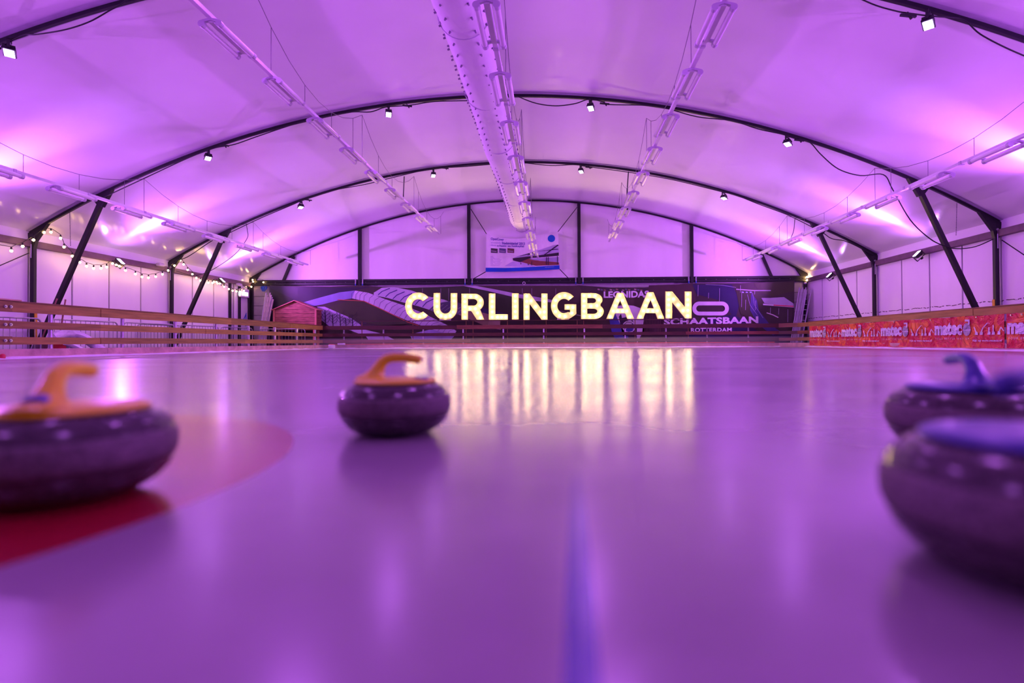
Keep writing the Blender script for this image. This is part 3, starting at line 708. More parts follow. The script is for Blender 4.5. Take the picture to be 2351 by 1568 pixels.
bpoly('print_road_zone', [(1590, 653), (1680, 653), (1700, 690), (1690, 725), (1740, 760), (1700, 800), (1560, 800), (1600, 740), (1680, 722), (1655, 690), (1600, 676)], NAVY, 2)
bpoly('print_grass', [(1690, 668), (1735, 662), (1760, 690), (1735, 720), (1745, 745), (1700, 720)], (.07, .08, .03), 3)
bpoly('print_bend', [(1725, 672), (1738, 690), (1742, 712), (1765, 742), (1790, 760), (1775, 770), (1740, 745), (1722, 712)], (.05, .04, .16), 4)
bpoly('print_grass', [(1730, 650), (1822, 647), (1822, 668), (1775, 680), (1745, 672)], (.08, .075, .03), 2)
# long arched roof tube
up = [(697, 694), (735, 683), (780, 671), (815, 667), (845, 672), (885, 687), (930, 702), (965, 716), (1000, 733), (1030, 748), (1048, 760)]
lo = [(700, 706), (740, 699), (775, 690), (808, 685), (835, 691), (870, 706), (905, 723), (940, 738), (975, 750), (1005, 760), (1040, 772)]
bpoly('print_roof', up[:4] + lo[:4][::-1], (.24, .22, .50), 3)
bpoly('print_roof', up[3:] + lo[3:][::-1], (.56, .50, .66), 3)
for i in range(3, 10):
    for t in (0, .33, .66):
        a = (up[i][0] * (1 - t) + up[i + 1][0] * t, up[i][1] * (1 - t) + up[i + 1][1] * t); b = (lo[i][0] * (1 - t) + lo[i + 1][0] * t, lo[i][1] * (1 - t) + lo[i + 1][1] * t)
        c = ((a[0] + b[0]) / 2 - 4, (a[1] + b[1]) / 2 - 2); bstroke('print_rib', [a, c, b], .9, (.12, .09, .22), 4)
bstroke('print_edge', [(775, 688), (835, 691), (870, 707), (905, 724), (935, 739), (975, 752)], 1.6, (.50, .10, .06), 5)
# second, wider roof
h1 = [(858, 672), (876, 661), (905, 659), (945, 667), (985, 681), (1020, 688), (1035, 694)]; h2 = [(858, 678), (890, 684), (925, 694), (960, 703), (985, 711), (1005, 712), (1030, 700)]
bpoly('print_hall', h1 + h2[::-1], (.50, .44, .62), 4)
for i in range(7):
    t = i / 7; x = 868 + 17 * i; bstroke('print_rib', [(x, 677 + i * 4.6), (x + 9, 669 + i * 4.2), (x + 27, 662 + i * 3.9)], 2.0, (.05, .04, .20), 5)
bpoly('print_canopy', [(985, 711), (1000, 697), (1040, 690), (1075, 703), (1060, 720), (1020, 728)], (.10, .09, .16), 5)
for i in range(7): bstroke('print_truss', [(990 + 10 * i, 712 + i), (1008 + 10 * i, 697 + 1.5 * i)], .8, (.38, .32, .42), 6)
# lower tube with bare trees in front
bpoly('print_roof', [(728, 704), (745, 704), (775, 717), (805, 730), (826, 744), (832, 752), (800, 753), (760, 752), (738, 735)], (.42, .36, .56), 2)
bpoly('print_roof', [(800, 757), (835, 756), (880, 767), (900, 777), (915, 785), (880, 786), (850, 786), (840, 772)], (.46, .40, .58), 2)
bpoly('print_roof', [(940, 768), (985, 757), (1040, 756), (1048, 766), (1030, 786), (950, 787)], (.36, .32, .55), 2)
for i in range(11):
    x = 735 + i * 9; bstroke('print_rib', [(x, 738 + i * 1.4), (x + 5, 722 + i * 2.0), (x + 16, 716 + i * 2.6)], .7, (.10, .07, .16), 3)
for x, yb, yt in ((748, 750, 712), (782, 753, 718), (810, 755, 722), (765, 752, 722), (795, 754, 730)):
    bstroke('print_tree', [(x, yb), (x - 1, (yb + yt) / 2), (x - 2, yt)], 1.8, (.03, .02, .05), 5)
    for j in range(7):
        s = -1 if j % 2 else 1; y_ = yb - 8 - j * (yb - yt - 8) / 7; bstroke('print_branch', [(x, y_), (x + s * 6, y_ - 4), (x + s * 10, y_ - 10)], .7, (.03, .02, .05), 5)
# light road across the fields
bpoly('print_road', [(1062, 656), (1090, 656), (1135, 664), (1190, 675), (1240, 683), (1275, 690), (1275, 695), (1230, 691), (1180, 682), (1120, 668)], (.42, .36, .50), 3)
for x in (970, 1012, 1030, 1078, 1199, 1221, 1276): bstroke('print_mast', [(x, 662), (x, 690)], .7, (.35, .30, .38), 4)
# buildings in the middle
bpoly('print_building', [(1062, 704), (1150, 728), (1148, 748), (1130, 755), (1052, 722)], (.30, .20, .15), 4)
bpoly('print_building', [(1052, 704), (1080, 700), (1165, 720), (1172, 732), (1150, 728)], (.07, .055, .15), 5)
bpoly('print_shed_roof', [(1124, 732), (1146, 730), (1150, 757), (1118, 752)], (.36, .24, .20), 6)
bpoly('print_cars', [(1270, 685), (1330, 700), (1350, 716), (1270, 716)], (.10, .06, .06), 3)
bstroke('print_fence', [(1285, 714), (1320, 722), (1345, 727)], 1.2, (.5, .44, .5), 5)
for i in range(16): bstroke('print_house', [(1372 + i * 7, 664 + (i % 3)), (1377 + i * 7, 665 + (i % 3))], 3.2, [(.36, .24, .26), (.12, .10, .2), (.26, .16, .12), (.05, .04, .09)][i % 4], 4)
for i in range(22): bstroke('print_tree', [(1480 + i * 1.8 % 40, 716), (1480 + i * 1.8, 766)], .6, [(.30, .18, .17), (.05, .03, .05)][i % 2], 4)
# LEONIDAS and the shield
put_text('LEONIDAS', quadmap(B2(1386, 684, 6), B2(1490, 683, 6), B2(1386, 669, 6), B2(1490, 667, 6)), 'print_lettering', pm(WHT), bn, .035)
bpoly('print_shield', [(1398, 720), (1414, 703), (1434, 700), (1455, 702), (1472, 708), (1478, 716), (1478, 735), (1474, 765), (1462, 790), (1458, 795), (1440, 800), (1415, 785), (1404, 760), (1399, 735)], WHT, 4)
bpoly('print_shield', [(1398, 724), (1412, 719), (1418, 732), (1432, 760), (1440, 800), (1415, 785), (1404, 760), (1399, 735)], (.06, .07, .34), 5)
bpoly('print_shield', [(1421, 727), (1426, 720), (1428, 730), (1438, 728), (1444, 738), (1452, 735), (1462, 752), (1462, 790), (1445, 797), (1430, 770), (1424, 745)], (.045, .03, .06), 5)
ring = [(1444 + 15 * cos(a), 750 + 14 * sin(a)) for a in [2 * pi * i / 24 for i in range(24)]]; bpoly('print_ball', ring, WHT, 6)
bpoly('print_ball_mark', [(1434, 758), (1453, 742), (1457, 750), (1452, 760), (1443, 762)], (.06, .06, .32), 7)
bstroke('print_ball_line', [(1432, 746), (1440, 739), (1450, 741), (1456, 749)], 1.2, (.04, .03, .06), 7)
bpoly('print_shield_tip', [(1461, 770), (1469, 770), (1465.5, 776)], WHT, 7)
bpoly('print_blue_bit', [(1420, 772), (1442, 771), (1443, 779), (1424, 780)], (.08, .09, .40), 6)
# stadium ring emblem
def stad(cx, cy, hw, hh, n=14):
    return [(cx + hw - hh + hh * cos(a), cy + hh * sin(a)) for a in [-pi / 2 + pi * i / n for i in range(n + 1)]] + [(cx - hw + hh + hh * cos(a), cy + hh * sin(a)) for a in [pi / 2 + pi * i / n for i in range(n + 1)]]
o1, o2 = stad(1631.5, 708.3, 42, 16), stad(1631.5, 708.3, 33, 7.2)
mb = MB(); n = len(o1); mb.add([B2(a, b, 6) for a, b in o1] + [B2(a, b, 6) for a, b in o2], [(i, (i + 1) % n, n + (i + 1) % n, n + i) for i in range(n)]); mb.build('print_emblem', pm(WHT), bn)
put_text('SCHAATSBAAN', quadmap(B2(1524, 747, 6), B2(1741, 742, 6), B2(1524, 731.5, 6), B2(1741, 726, 6)), 'print_lettering', pm(WHT), bn, .045, 1.05)
put_text('ROTTERDAM', quadmap(B2(1586, 762.5, 6), B2(1680, 761.5, 6), B2(1586, 753, 6), B2(1680, 752, 6)), 'print_lettering', pm(WHT), bn, .035, 1.1)
# right hand building, masts, streets
bpoly('print_building', [(1748, 684), (1768, 684), (1800, 682), (1822, 697), (1823, 702), (1770, 698), (1755, 696)], (.42, .38, .50), 5)
bpoly('print_fascia', [(1752, 697), (1822, 701.5), (1823, 706), (1752, 700.5)], (.68, .62, .72), 6)
bpoly('print_fascia_red', [(1776, 699.2), (1822, 702), (1822, 704.5), (1776, 701.6)], (.60, .04, .08), 7)
bstroke('print_bridge', [(1690, 664), (1730, 667), (1770, 667)], 2.2, (.40, .34, .44), 5)
for x, y0, y1 in ((1603, 654, 680), (1627, 672, 685), (1652, 662, 692), (1703, 668, 705), (1712, 688, 712), (1733, 666, 676), (1735, 690, 712), (1769, 706, 720), (1788, 708, 722), (1809, 710, 740), (1700, 655, 672)):
    bstroke('print_mast', [(x, y0), (x - .5, y1)], 1.0, (.36, .30, .44), 6)
for a in ([(1690, 660), (1660, 655), (1620, 653)], [(1716, 676), (1722, 700), (1740, 725)], [(1728, 672), (1732, 700), (1752, 730)]): bstroke('print_street_line', a, .8, (.34, .30, .50), 6)
for x in (1703, 1712, 1721): bstroke('print_car', [(x, 670.8), (x + 5, 671.2)], 2.6, (.30, .34, .80), 6)
bstroke('print_barrier', [(1760, 718), (1775, 723), (1787, 729)], 2.2, (.62, .5, .56), 6)
bpoly('print_lower', [(1640, 770), (1815, 766), (1815, 798), (1640, 798)], (.05, .04, .10), 3)

# ---- small white banner tied up in the gable
YS = 23.12
sb = thing('event_banner', PY(1200, 590, YS), 'white printed banner with a blue foot strip roped up in the middle gable panel', 'banner')
def S2(px, py, l): return PY(px, py, YS - .006 * l - .02)
tp = [(1117, 537), (1130, 541), (1150, 546), (1175, 548), (1200, 547), (1225, 542), (1250, 536), (1270, 532), (1281, 531)]; bt = [(1285, 618), (1250, 620), (1200, 622), (1160, 624), (1115, 624)]
mb = MB(); mb.poly([S2(a, b, 0) for a, b in tp + bt]); mb.prism([S2(a, b, 0) + Vector((0, .004, 0)) for a, b in tp + bt], (0, .01, 0)); mb.build('cloth', pm((.80, .76, .82)), sb)
def spoly(name, pts, c, l): mb = MB(); mb.poly([S2(a, b, l) for a, b in pts]); return mb.build(name, pm(c), sb)
def stext(s, x0, x1, y0, y1, c, bold=.01, tilt=0): put_text(s, quadmap(S2(x0, y1, 3), S2(x1, y1 + tilt, 3), S2(x0, y0, 3), S2(x1, y0 + tilt, 3)), 'print_lettering', pm(c), sb, bold)
spoly('foot_strip', [(1115, 614.5), (1160, 615), (1200, 614), (1250, 611), (1284.5, 609), (1285, 618), (1250, 620), (1200, 622), (1160, 624), (1115, 624)], (.005, .07, .50), 1)
INK = (.10, .05, .38)
stext('OpenCover', 1127, 1157, 545, 552.5, INK, .02, 2); stext('winnende', 1127, 1150, 554, 559, (.42, .34, .62), 0, 1); stext('Stadsinitiatief 2013', 1152, 1205, 555, 561, INK, .02, 1.5)
stext('deze', 1127, 1139, 560, 564.5, (.42, .34, .62), 0, .5); stext('schaats- en hockeyhal', 1141, 1203, 561.5, 567.5, INK, .02, 1.5)
spoly('blue_disc', [(1266 + 8.5 * cos(a), 547.5 + 8.3 * sin(a)) for a in [2 * pi * i / 20 for i in range(20)]], (.005, .10, .50), 2)
for x, c in ((1127, (.10, .08, .10)), (1146, (.10, .08, .20)), (1165, (.16, .06, .07))):
    spoly('inset_photo', [(x, 569.5), (x + 15.5, 571), (x + 15.5, 581), (x, 580)], c, 2); spoly('inset_detail', [(x + 1, 575), (x + 13, 576.5), (x + 13, 578.5), (x + 1, 577)], (.34, .30, .36), 3)
for i in range(9): spoly('small_print', [(1126, 588 + i * 2.7), (1132 + (i % 3) * 2, 588 + i * 2.7), (1132 + (i % 3) * 2, 588.9 + i * 2.7), (1126, 588.9 + i * 2.7)], (.42, .34, .55), 2)
for i in range(8): spoly('small_print', [(1135, 593 + i * 2.3), (1147 + (i * 5 % 7), 593.3 + i * 2.3), (1147 + (i * 5 % 7), 594 + i * 2.3), (1135, 593.7 + i * 2.3)], (.52, .44, .62), 2)
spoly('pictured_ice', [(1158, 611), (1178, 600), (1210, 605), (1230, 612), (1200, 613)], (.52, .46, .70), 2)
spoly('pictured_roof', [(1177, 593), (1192, 587), (1222, 579), (1250, 570), (1270, 563), (1282, 561.5), (1283, 579), (1250, 584), (1210, 589)], (.42, .36, .56), 2)
spoly('pictured_eave', [(1177, 593), (1210, 589), (1250, 584.5), (1283, 579.5), (1283, 587), (1240, 591), (1220, 592), (1195, 602), (1178, 598)], (.05, .03, .06), 3)
spoly('pictured_inside', [(1196, 601), (1215, 593), (1240, 599), (1283, 602), (1284, 608), (1230, 610)], (.22, .06, .05), 4)
spoly('pictured_glass', [(1214, 594), (1245, 592.5), (1283, 590), (1283, 601), (1255, 600), (1225, 597)], (.34, .28, .50), 5)
for x, y0, y1 in ((1195, 603, 607), (1212, 605, 609), (1254, 590, 608), (1258, 590, 609), (1279, 588, 607), (1220, 600, 609)): spoly('pictured_column', [(x, y0), (x + 1.6, y0), (x + 1.6, y1), (x, y1)], (.05, .03, .06), 6)
for a, b in (((1192, 588), (1222, 580)), ((1247, 586), (1283, 561.5)), ((1210, 586), (1225, 579)), ((1235, 577), (1283, 571))): spoly('pictured_rib', [a, (a[0] + 3, a[1]), (b[0], b[1] + 1.5), (b[0] - 3, b[1])], (.05, .03, .07), 4)
stext('www.opencover.nl', 1251, 1272, 612.6, 614.8, (.7, .7, .85), 0, -1)
for a, b, l in (((1117, 537), (1081, 480), 'upper left'), ((1281, 532), (1328, 472), 'upper right'), ((1115, 624), (1087, 640), 'lower left'), ((1285, 618), (1308, 642), 'lower right')):
    A, B = S2(*a, 0), PY(*b, YB - .13); mb = MB(); mb.tube([A, B], .018, 6); mb.build('%s_rope' % l.replace(' ', '_') if False else 'rope', M['cable'], sb)
# white ring hanging on the gable beam
p = PY(1203, 650, YB - .13); mb = MB(); mb.tube([p + Vector((.055 * cos(a), 0, .055 * sin(a))) for a in [2 * pi * i / 16 for i in range(17)]], .013, 6, caps=False)
tag(mb.build_at('hanging_ring', M['white_metal'], p, smooth=60), 'small white ring hung on the black gable beam above the letters', 'ring')

# ================================================================== LIT LETTERS
YLT = YF - .02
def arc(cx, cy, rx, ry, a0, a1, n=14): return [(cx + rx * cos(radians(a0 + (a1 - a0) * i / n)), cy + ry * sin(radians(a0 + (a1 - a0) * i / n))) for i in range(n + 1)]
LET = {
 'C': (.95, [arc(.5, .5, .5, .515, 40, 318, 30) + arc(.5, .5, .255, .265, 312, 46, 24)], [(.5 + .378 * cos(radians(a)), .5 + .39 * sin(radians(a))) for a in (52, 84, 116, 148, 180, 212, 244, 276, 306)]),
 'U': (.9, [[(0, 1), (0, .42)] + arc(.45, .42, .45, .435, 180, 360, 20) + [(.9, 1), (.655, 1)] + arc(.45, .42, .205, .19, 360, 180, 14) + [(.245, 1)]], [(.122, .9), (.122, .7), (.122, .5), (.778, .9), (.778, .7), (.778, .5)] + [(.45 + .328 * cos(radians(a)), .42 + .31 * sin(radians(a))) for a in (205, 237, 270, 303, 335)]),
 'R': (.86, [[(0, 0), (0, 1)] + arc(.48, .66, .36, .34, 90, -52, 18) + [(.86, 0), (.58, 0), (.37, .335), (.24, .335), (.24, 0)], [(.24, .54)] + arc(.45, .67, .15, .13, -90, 90, 10) + [(.24, .80)]], [(.12, .1), (.12, .3), (.12, .5), (.12, .7), (.12, .9), (.34, .9), (.55, .89), (.71, .74), (.69, .54), (.52, .43), (.32, .43), (.6, .26), (.71, .08)]),
 'L': (.72, [[(0, 0), (0, 1), (.245, 1), (.245, .21), (.72, .21), (.72, 0)]], [(.122, .9), (.122, .7), (.122, .5), (.122, .3), (.122, .1), (.32, .1), (.48, .1), (.64, .1)]),
 'I': (.25, [[(0, 0), (0, 1), (.25, 1), (.25, 0)]], [(.125, .9), (.125, .7), (.125, .5), (.125, .3), (.125, .1)]),
 'N': (.92, [[(0, 0), (0, 1), (.24, 1), (.685, .42), (.685, 1), (.92, 1), (.92, 0), (.70, 0), (.235, .6), (.235, 0)]], [(.118, .1), (.118, .3), (.118, .5), (.118, .7), (.118, .9), (.29, .72), (.46, .5), (.63, .29), (.80, .1), (.80, .3), (.80, .5), (.80, .7), (.80, .9)]),
 'G': (.97, [arc(.5, .5, .5, .515, 42, 300, 30) + [(.93, .17), (.97, .22), (.97, .56), (.52, .56), (.52, .36), (.73, .36), (.73, .26)] + arc(.5, .5, .255, .265, 305, 48, 24)], [(.5 + .378 * cos(radians(a)), .5 + .39 * sin(radians(a))) for a in (52, 84, 116, 148, 180, 212, 244, 276)] + [(.80, .24), (.84, .45), (.64, .46)]),
 'B': (.86, [[(0, 0), (0, 1)] + arc(.46, .74, .35, .26, 90, -38, 14) + arc(.49, .29, .37, .29, 48, -90, 16), [(.235, .61)] + arc(.44, .71, .13, .10, -90, 90, 8) + [(.235, .81)], [(.235, .20)] + arc(.47, .30, .15, .10, -90, 90, 8) + [(.235, .40)]], [(.118, .1), (.118, .3), (.118, .5), (.118, .7), (.118, .9), (.32, .9), (.53, .89), (.68, .74), (.60, .52), (.38, .5), (.74, .32), (.56, .1), (.34, .1), (.70, .16)]),
 'A': (1.05, [[(0, 0), (.41, 1), (.64, 1), (1.05, 0), (.80, 0), (.72, .215), (.33, .215), (.25, 0)], [(.395, .395), (.655, .395), (.525, .72)]], [(.525, .9), (.43, .70), (.62, .70), (.345, .50), (.705, .50), (.265, .30), (.43, .30), (.62, .30), (.785, .30), (.15, .08), (.90, .08)]),
}
from mathutils.geometry import tessellate_polygon
def glyph(loops, depth, y0, mapf):
    L3 = [[Vector((a, b, 0)) for a, b in lp] for lp in loops]
    tris = tessellate_polygon(L3); flat = [p for lp in L3 for p in lp]; n = len(flat)
    face = MB(); face.add([mapf(p.x, p.y, y0) for p in flat], [tuple(t) for t in tris])
    side = MB(); base = 0
    for lp in L3:
        m = len(lp)
        for i in range(m):
            j = (i + 1) % m; a, b = lp[i], lp[j]
            side.add([mapf(a.x, a.y, y0 - .035), mapf(b.x, b.y, y0 - .035), mapf(b.x, b.y, y0 + depth), mapf(a.x, a.y, y0 + depth)], [(0, 1, 2, 3)])
    side.add([mapf(p.x, p.y, y0 + depth) for p in flat], [tuple(t) for t in tris])
    return face, side
BOX = [('C', 931, 988, 672.5, 734), ('U', 996, 1050, 673, 734), ('R', 1060, 1112, 674.5, 734), ('L', 1122.6, 1166, 674, 734), ('I', 1175.6, 1190.8, 673.5, 733.5), ('N', 1202, 1257, 674, 734.5), ('G', 1265, 1323, 671.5, 733.5), ('B', 1334, 1386, 673, 732.5), ('A', 1392, 1455, 672.5, 732), ('A', 1461, 1525, 671, 732), ('N', 1527.5, 1587, 669.5, 731)]
DESC = ['first', 'second', 'third', 'fourth', 'fifth', 'sixth', 'seventh', 'eighth', 'ninth', 'tenth', 'last']
bulb_mesh = MB().sphere((0, 0, 0), .034, 10, 7).mesh('bulb', M['letter_bulb'], smooth=60)
for i, (ch, x0, x1, y0, y1) in enumerate(BOX):
    wd, loops, bulbs = LET[ch]
    c00, c10, c01, c11 = PY(x0, y1, YLT), PY(x1, y1, YLT), PY(x0, y0, YLT), PY(x1, y0, YLT)
    q = quadmap(c00, c10, c01, c11)
    root = thing('marquee_letter', (c00 + c10) / 2, 'glowing marquee letter %s studded with warm bulbs, %s letter of the sign' % (ch, DESC[i]), 'letter', 'lit sign letters')
    mf = lambda a, b, y, q=q, wd=wd: Vector((q(a / wd, b).x, y, q(a / wd, b).z))
    face, side = glyph(loops, .07, YLT, mf)
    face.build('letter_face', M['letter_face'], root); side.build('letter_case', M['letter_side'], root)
    for a, b in bulbs:
        o = bpy.data.objects.new('bulb', bulb_mesh); COL.objects.link(o); o.parent = root; p = mf(a, b, YLT - .03); o.location = p - wloc(root)
    if ch in 'CUG':
        for s in (.3, .6): p = mf(wd * s, 0, YLT + .03); mb = MB(); mb.box((p.x - .06, p.y - .03, c00.z - .03), (p.x + .12, p.y + .03, c00.z + .05)); mb.build('foot', M['white_metal'], root)
# ledge and stakes carrying the letters
lz = PY(1200, 735, YLT).z
lg = thing('letter_ledge', (0, YLT, lz), 'thin dark wooden ledge on stakes carrying the lit letters above the back fence', 'ledge')
a = PY(826, 736.5, YLT); b = PY(1592, 732, YLT)
mb = MB(); mb.bar((a.x, YLT + .03, a.z - .016), (b.x, YLT + .03, b.z - .016), .14, .028); mb.build('ledge_board', M['wood3'], lg)
for x in (831, 948, 1070, 1086, 1165, 1203, 1254, 1325, 1340, 1458, 1580):
    p = PY(x, 740, YLT + .08); mb = MB(); t = (p.x - a.x) / (b.x - a.x); mb.bar((p.x, p.y, GZ), (p.x, p.y, a.z + (b.z - a.z) * t - .03), .028, .028); mb.build('stake', M['wood2'], lg)

# ================================================================== ORANGE BANNERS ON THE RIGHT FENCE
def foil(name, c0, c1):
    m = bpy.data.materials.new(name); m.use_nodes = True; N, L = nt(m); b = N['Principled BSDF']
    tc = N.new('ShaderNodeTexCoord'); n1 = N.new('ShaderNodeTexNoise'); n1.inputs['Scale'].default_value = 2.1; n1.inputs['Detail'].default_value = 5; n1.inputs['Distortion'].default_value = 1.6
    L.new(tc.outputs['Object'], n1.inputs['Vector'])
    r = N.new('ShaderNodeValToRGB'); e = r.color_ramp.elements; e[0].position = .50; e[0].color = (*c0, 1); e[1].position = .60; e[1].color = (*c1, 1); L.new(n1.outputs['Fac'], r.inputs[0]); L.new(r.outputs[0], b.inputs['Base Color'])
    n2 = N.new('ShaderNodeTexNoise'); n2.inputs['Scale'].default_value = 3.4; n2.inputs['Detail'].default_value = 4; n2.inputs['Distortion'].default_value = 2.2; L.new(tc.outputs['Object'], n2.inputs['Vector'])
    bp = N.new('ShaderNodeBump'); bp.inputs['Strength'].default_value = 1.0; bp.inputs['Distance'].default_value = .14; L.new(n2.outputs['Fac'], bp.inputs['Height']); L.new(bp.outputs[0], b.inputs['Normal'])
    b.inputs['Roughness'].default_value = .28; b.inputs['Specular IOR Level'].default_value = .6
    return m
M['foil'] = foil('crumpled_red_foil_warm_sheen', (.62, .004, .05), (.80, .17, .03)); M['foil_print'] = foil('crumpled_white_print', (.74, .68, .80), (.80, .74, .82))  # orange blotches in the red foil colour stand for warm light on creases
M['foil_grey'] = foil('crumpled_grey_print', (.36, .34, .38), (.44, .42, .44))
PN = inr
def fhit(px, py, off=.05):
    d = ray(px, py); o = PR0 + PN * off; t = (o - CAM).dot(PN) / d.dot(PN); return CAM + d * t
def banner(px0, px1, units, label):
    A, B = fhit(px0, 760), fhit(px1, 760); A.z = B.z = .06
    root = thing('advert_banner', (A + B) / 2, label, 'banner', 'orange advertising banners')
    d = B - A; n = 40; vs = []; fs = []
    for j in range(9):
        for i in range(n + 1):
            p = A + d * (i / n); z = .06 + .735 * j / 8 + (.008 * sin(i * 1.3) if j == 8 else 0); e = Vector((p.x, p.y, z)); vs.append(e + PN * (.014 * noise.noise(e * 3.0)))
    for j in range(8):
        for i in range(n): a = j * (n + 1) + i; fs.append((a, a + 1, a + n + 2, a + n + 1))
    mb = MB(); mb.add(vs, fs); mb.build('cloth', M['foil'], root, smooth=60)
    for i in range(6):
        p = A + d * ((i + .5) / 6) + PN * .012; p.z = .76; mb = MB(); mb.tube([p, p + PN * .012], .018, 8); mb.build('eyelet', M['galv'], root)
    return root
def ftext(root, s, x0, x1, yt0, yb0, yt1, yb1, m='foil_print', bold=.0, space=1.0):
    q = quadmap(fhit(x0, yb0, .075), fhit(x1, yb1, .075), fhit(x0, yt0, .075), fhit(x1, yt1, .075)); return put_text(s, q, 'print_lettering', M[m], root, bold, space)
def fpoly(root, name, pts, m, off=.075): mb = MB(); mb.poly([fhit(a, b, off) for a, b in pts]); return mb.build(name, M[m], root)
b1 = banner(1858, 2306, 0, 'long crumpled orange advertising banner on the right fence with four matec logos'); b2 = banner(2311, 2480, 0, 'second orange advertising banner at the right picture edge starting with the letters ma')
def band_y(x, f):  # top / bottom of the banner at pixel column x
    top = 743 + (x - 1857) * (712 - 743) / (2351 - 1857); bot = 791 + (x - 1857) * (795.5 - 791) / (2351 - 1857); return top + (bot - top) * f
for x0, x1 in ((1858.5, 1931), (1931, 2021), (2021, 2144), (2144, 2306), (2310, 2530)):
    root = b1 if x0 < 2300 else b2; W = x1 - x0; X = lambda f: x0 + W * f; Yb = lambda f, g: band_y(X(f), g)
    ftext(root, 'matec', X(.01), X(.40), Yb(.01, .25), Yb(.01, .66), Yb(.40, .23), Yb(.40, .66), bold=.055)
    c = (X(.465), Yb(.465, .49)); rx, ry = W * .055, (Yb(.465, 1) - Yb(.465, 0)) * .20
    fpoly(root, 'globe', [(c[0] + rx * cos(a), c[1] + ry * sin(a)) for a in [2 * pi * i / 18 for i in range(18)]], 'foil_grey', .073)
    fpoly(root, 'globe_line', [(c[0] - rx, c[1] + 0), (c[0] + rx, c[1] + 0), (c[0] + rx, c[1] + ry * .14), (c[0] - rx, c[1] + ry * .14)], 'foil_print', .076)
    fpoly(root, 'globe_hook', [(c[0] - rx * .5, c[1] - ry * 1.55), (c[0] + rx * .75, c[1] - ry * 1.55), (c[0] + rx * .75, c[1] - ry * .75), (c[0] + rx * .35, c[1] - ry * .75), (c[0] + rx * .35, c[1] - ry * 1.25), (c[0] - rx * .5, c[1] - ry * 1.25)], 'foil_print', .076)
    # row of small lifting-machine pictograms
    for k, (fx, arms) in enumerate(((.60, ((.0, 0, -.03, -.18),)), (.67, ((0, 0, .02, -.14), (.02, -.14, .09, -.30), (.09, -.30, .12, -.28))), (.78, ((0, 0, 0, -.16),)), (.84, ((0, 0, 0, -.22),)), (.92, ((0, 0, .03, -.16), (.03, -.16, .07, -.04))))):
        by = .66; hh = Yb(fx, 1) - Yb(fx, 0)
        fpoly(root, 'pictogram', [(X(fx - .022), Yb(fx, by)), (X(fx + .022), Yb(fx, by)), (X(fx + .022), Yb(fx, by - .08)), (X(fx - .012), Yb(fx, by - .10))], 'foil_print')
        for a0, b0, a1, b1_ in arms:
            p, q_ = (X(fx + a0), Yb(fx, by - .06 + b0)), (X(fx + a1), Yb(fx, by - .06 + b1_)); t = max(.9, W * .008)
            fpoly(root, 'pictogram', [(p[0] - t, p[1]), (p[0] + t, p[1]), (q_[0] + t, q_[1]), (q_[0] - t, q_[1])], 'foil_print')
    ftext(root, 'YOUR BETTER WAY UP', X(.02), X(.50), Yb(.02, .74), Yb(.02, .80), Yb(.50, .745), Yb(.50, .805), bold=-.005, space=1.5)
    ftext(root, 'Kijk op www.mateco.nl', X(.55), X(.96), Yb(.55, .80), Yb(.55, .88), Yb(.96, .80), Yb(.96, .885), bold=.03)

# ================================================================== FESTOON
XF = XL + .36
BP = [(-30, 568), (26, 576), (52, 565.6), (77, 551), (101, 533.5), (117, 523.4), (139, 547), (147, 567), (166, 588), (183, 602), (198.6, 611), (215, 616), (232, 616), (245, 613), (258.6, 605), (267, 608), (274, 611), (288, 621), (311, 629), (326, 635.5), (341, 637.5), (357.5, 635), (373, 629.6), (386, 621), (400.5, 609.6), (413.5, 596), (421.5, 607), (430.6, 619.5), (441.6, 629.6), (450.8, 638), (460, 644), (478.5, 649), (487.8, 649.5), (491, 647), (497, 647.3), (499.5, 650.8), (505, 651), (514.6, 658.3), (525.3, 663.7), (534, 667.3), (543, 669), (552, 669.6), (560, 667.4), (571, 663), (577, 658.3), (566.5, 658.3), (581.2, 646.7), (580, 642.6), (604.8, 648)]
fs_ = thing('festoon_string', (XF, 15, 2.9), 'festoon string of warm round bulbs looping along the left eave', 'string lights')
sock = []; line = []
bulbm = MB().sphere((0, 0, 0), .031, 10, 7, 1.1).mesh('bulb', M['warm_bulb'], smooth=60)
sockm = MB().tube([(0, 0, .03), (0, 0, .09)], .019, 8).mesh('socket', M['cable'])
for px, py in BP:
    p = PX(px, py, XF) if px < 562 else PY(px, py, YB - .16)
    p.z = min(p.z, ceil_z(p.x) - .14)
    o = bpy.data.objects.new('bulb', bulbm); COL.objects.link(o); o.parent = fs_; o.location = p - wloc(fs_)
    s = bpy.data.objects.new('socket', sockm); COL.objects.link(s); s.parent = o
    line.append(p + Vector((0, 0, .10)))
L2 = []
for i in range(len(line) - 1):
    a, b = line[i], line[i + 1]; L2.append(a); L2.append((a + b) / 2 + Vector((0, 0, .01)))
L2.append(line[-1]); mb = MB(); mb.tube(L2, .008, 5); mb.build('wire', M['cable'], fs_)

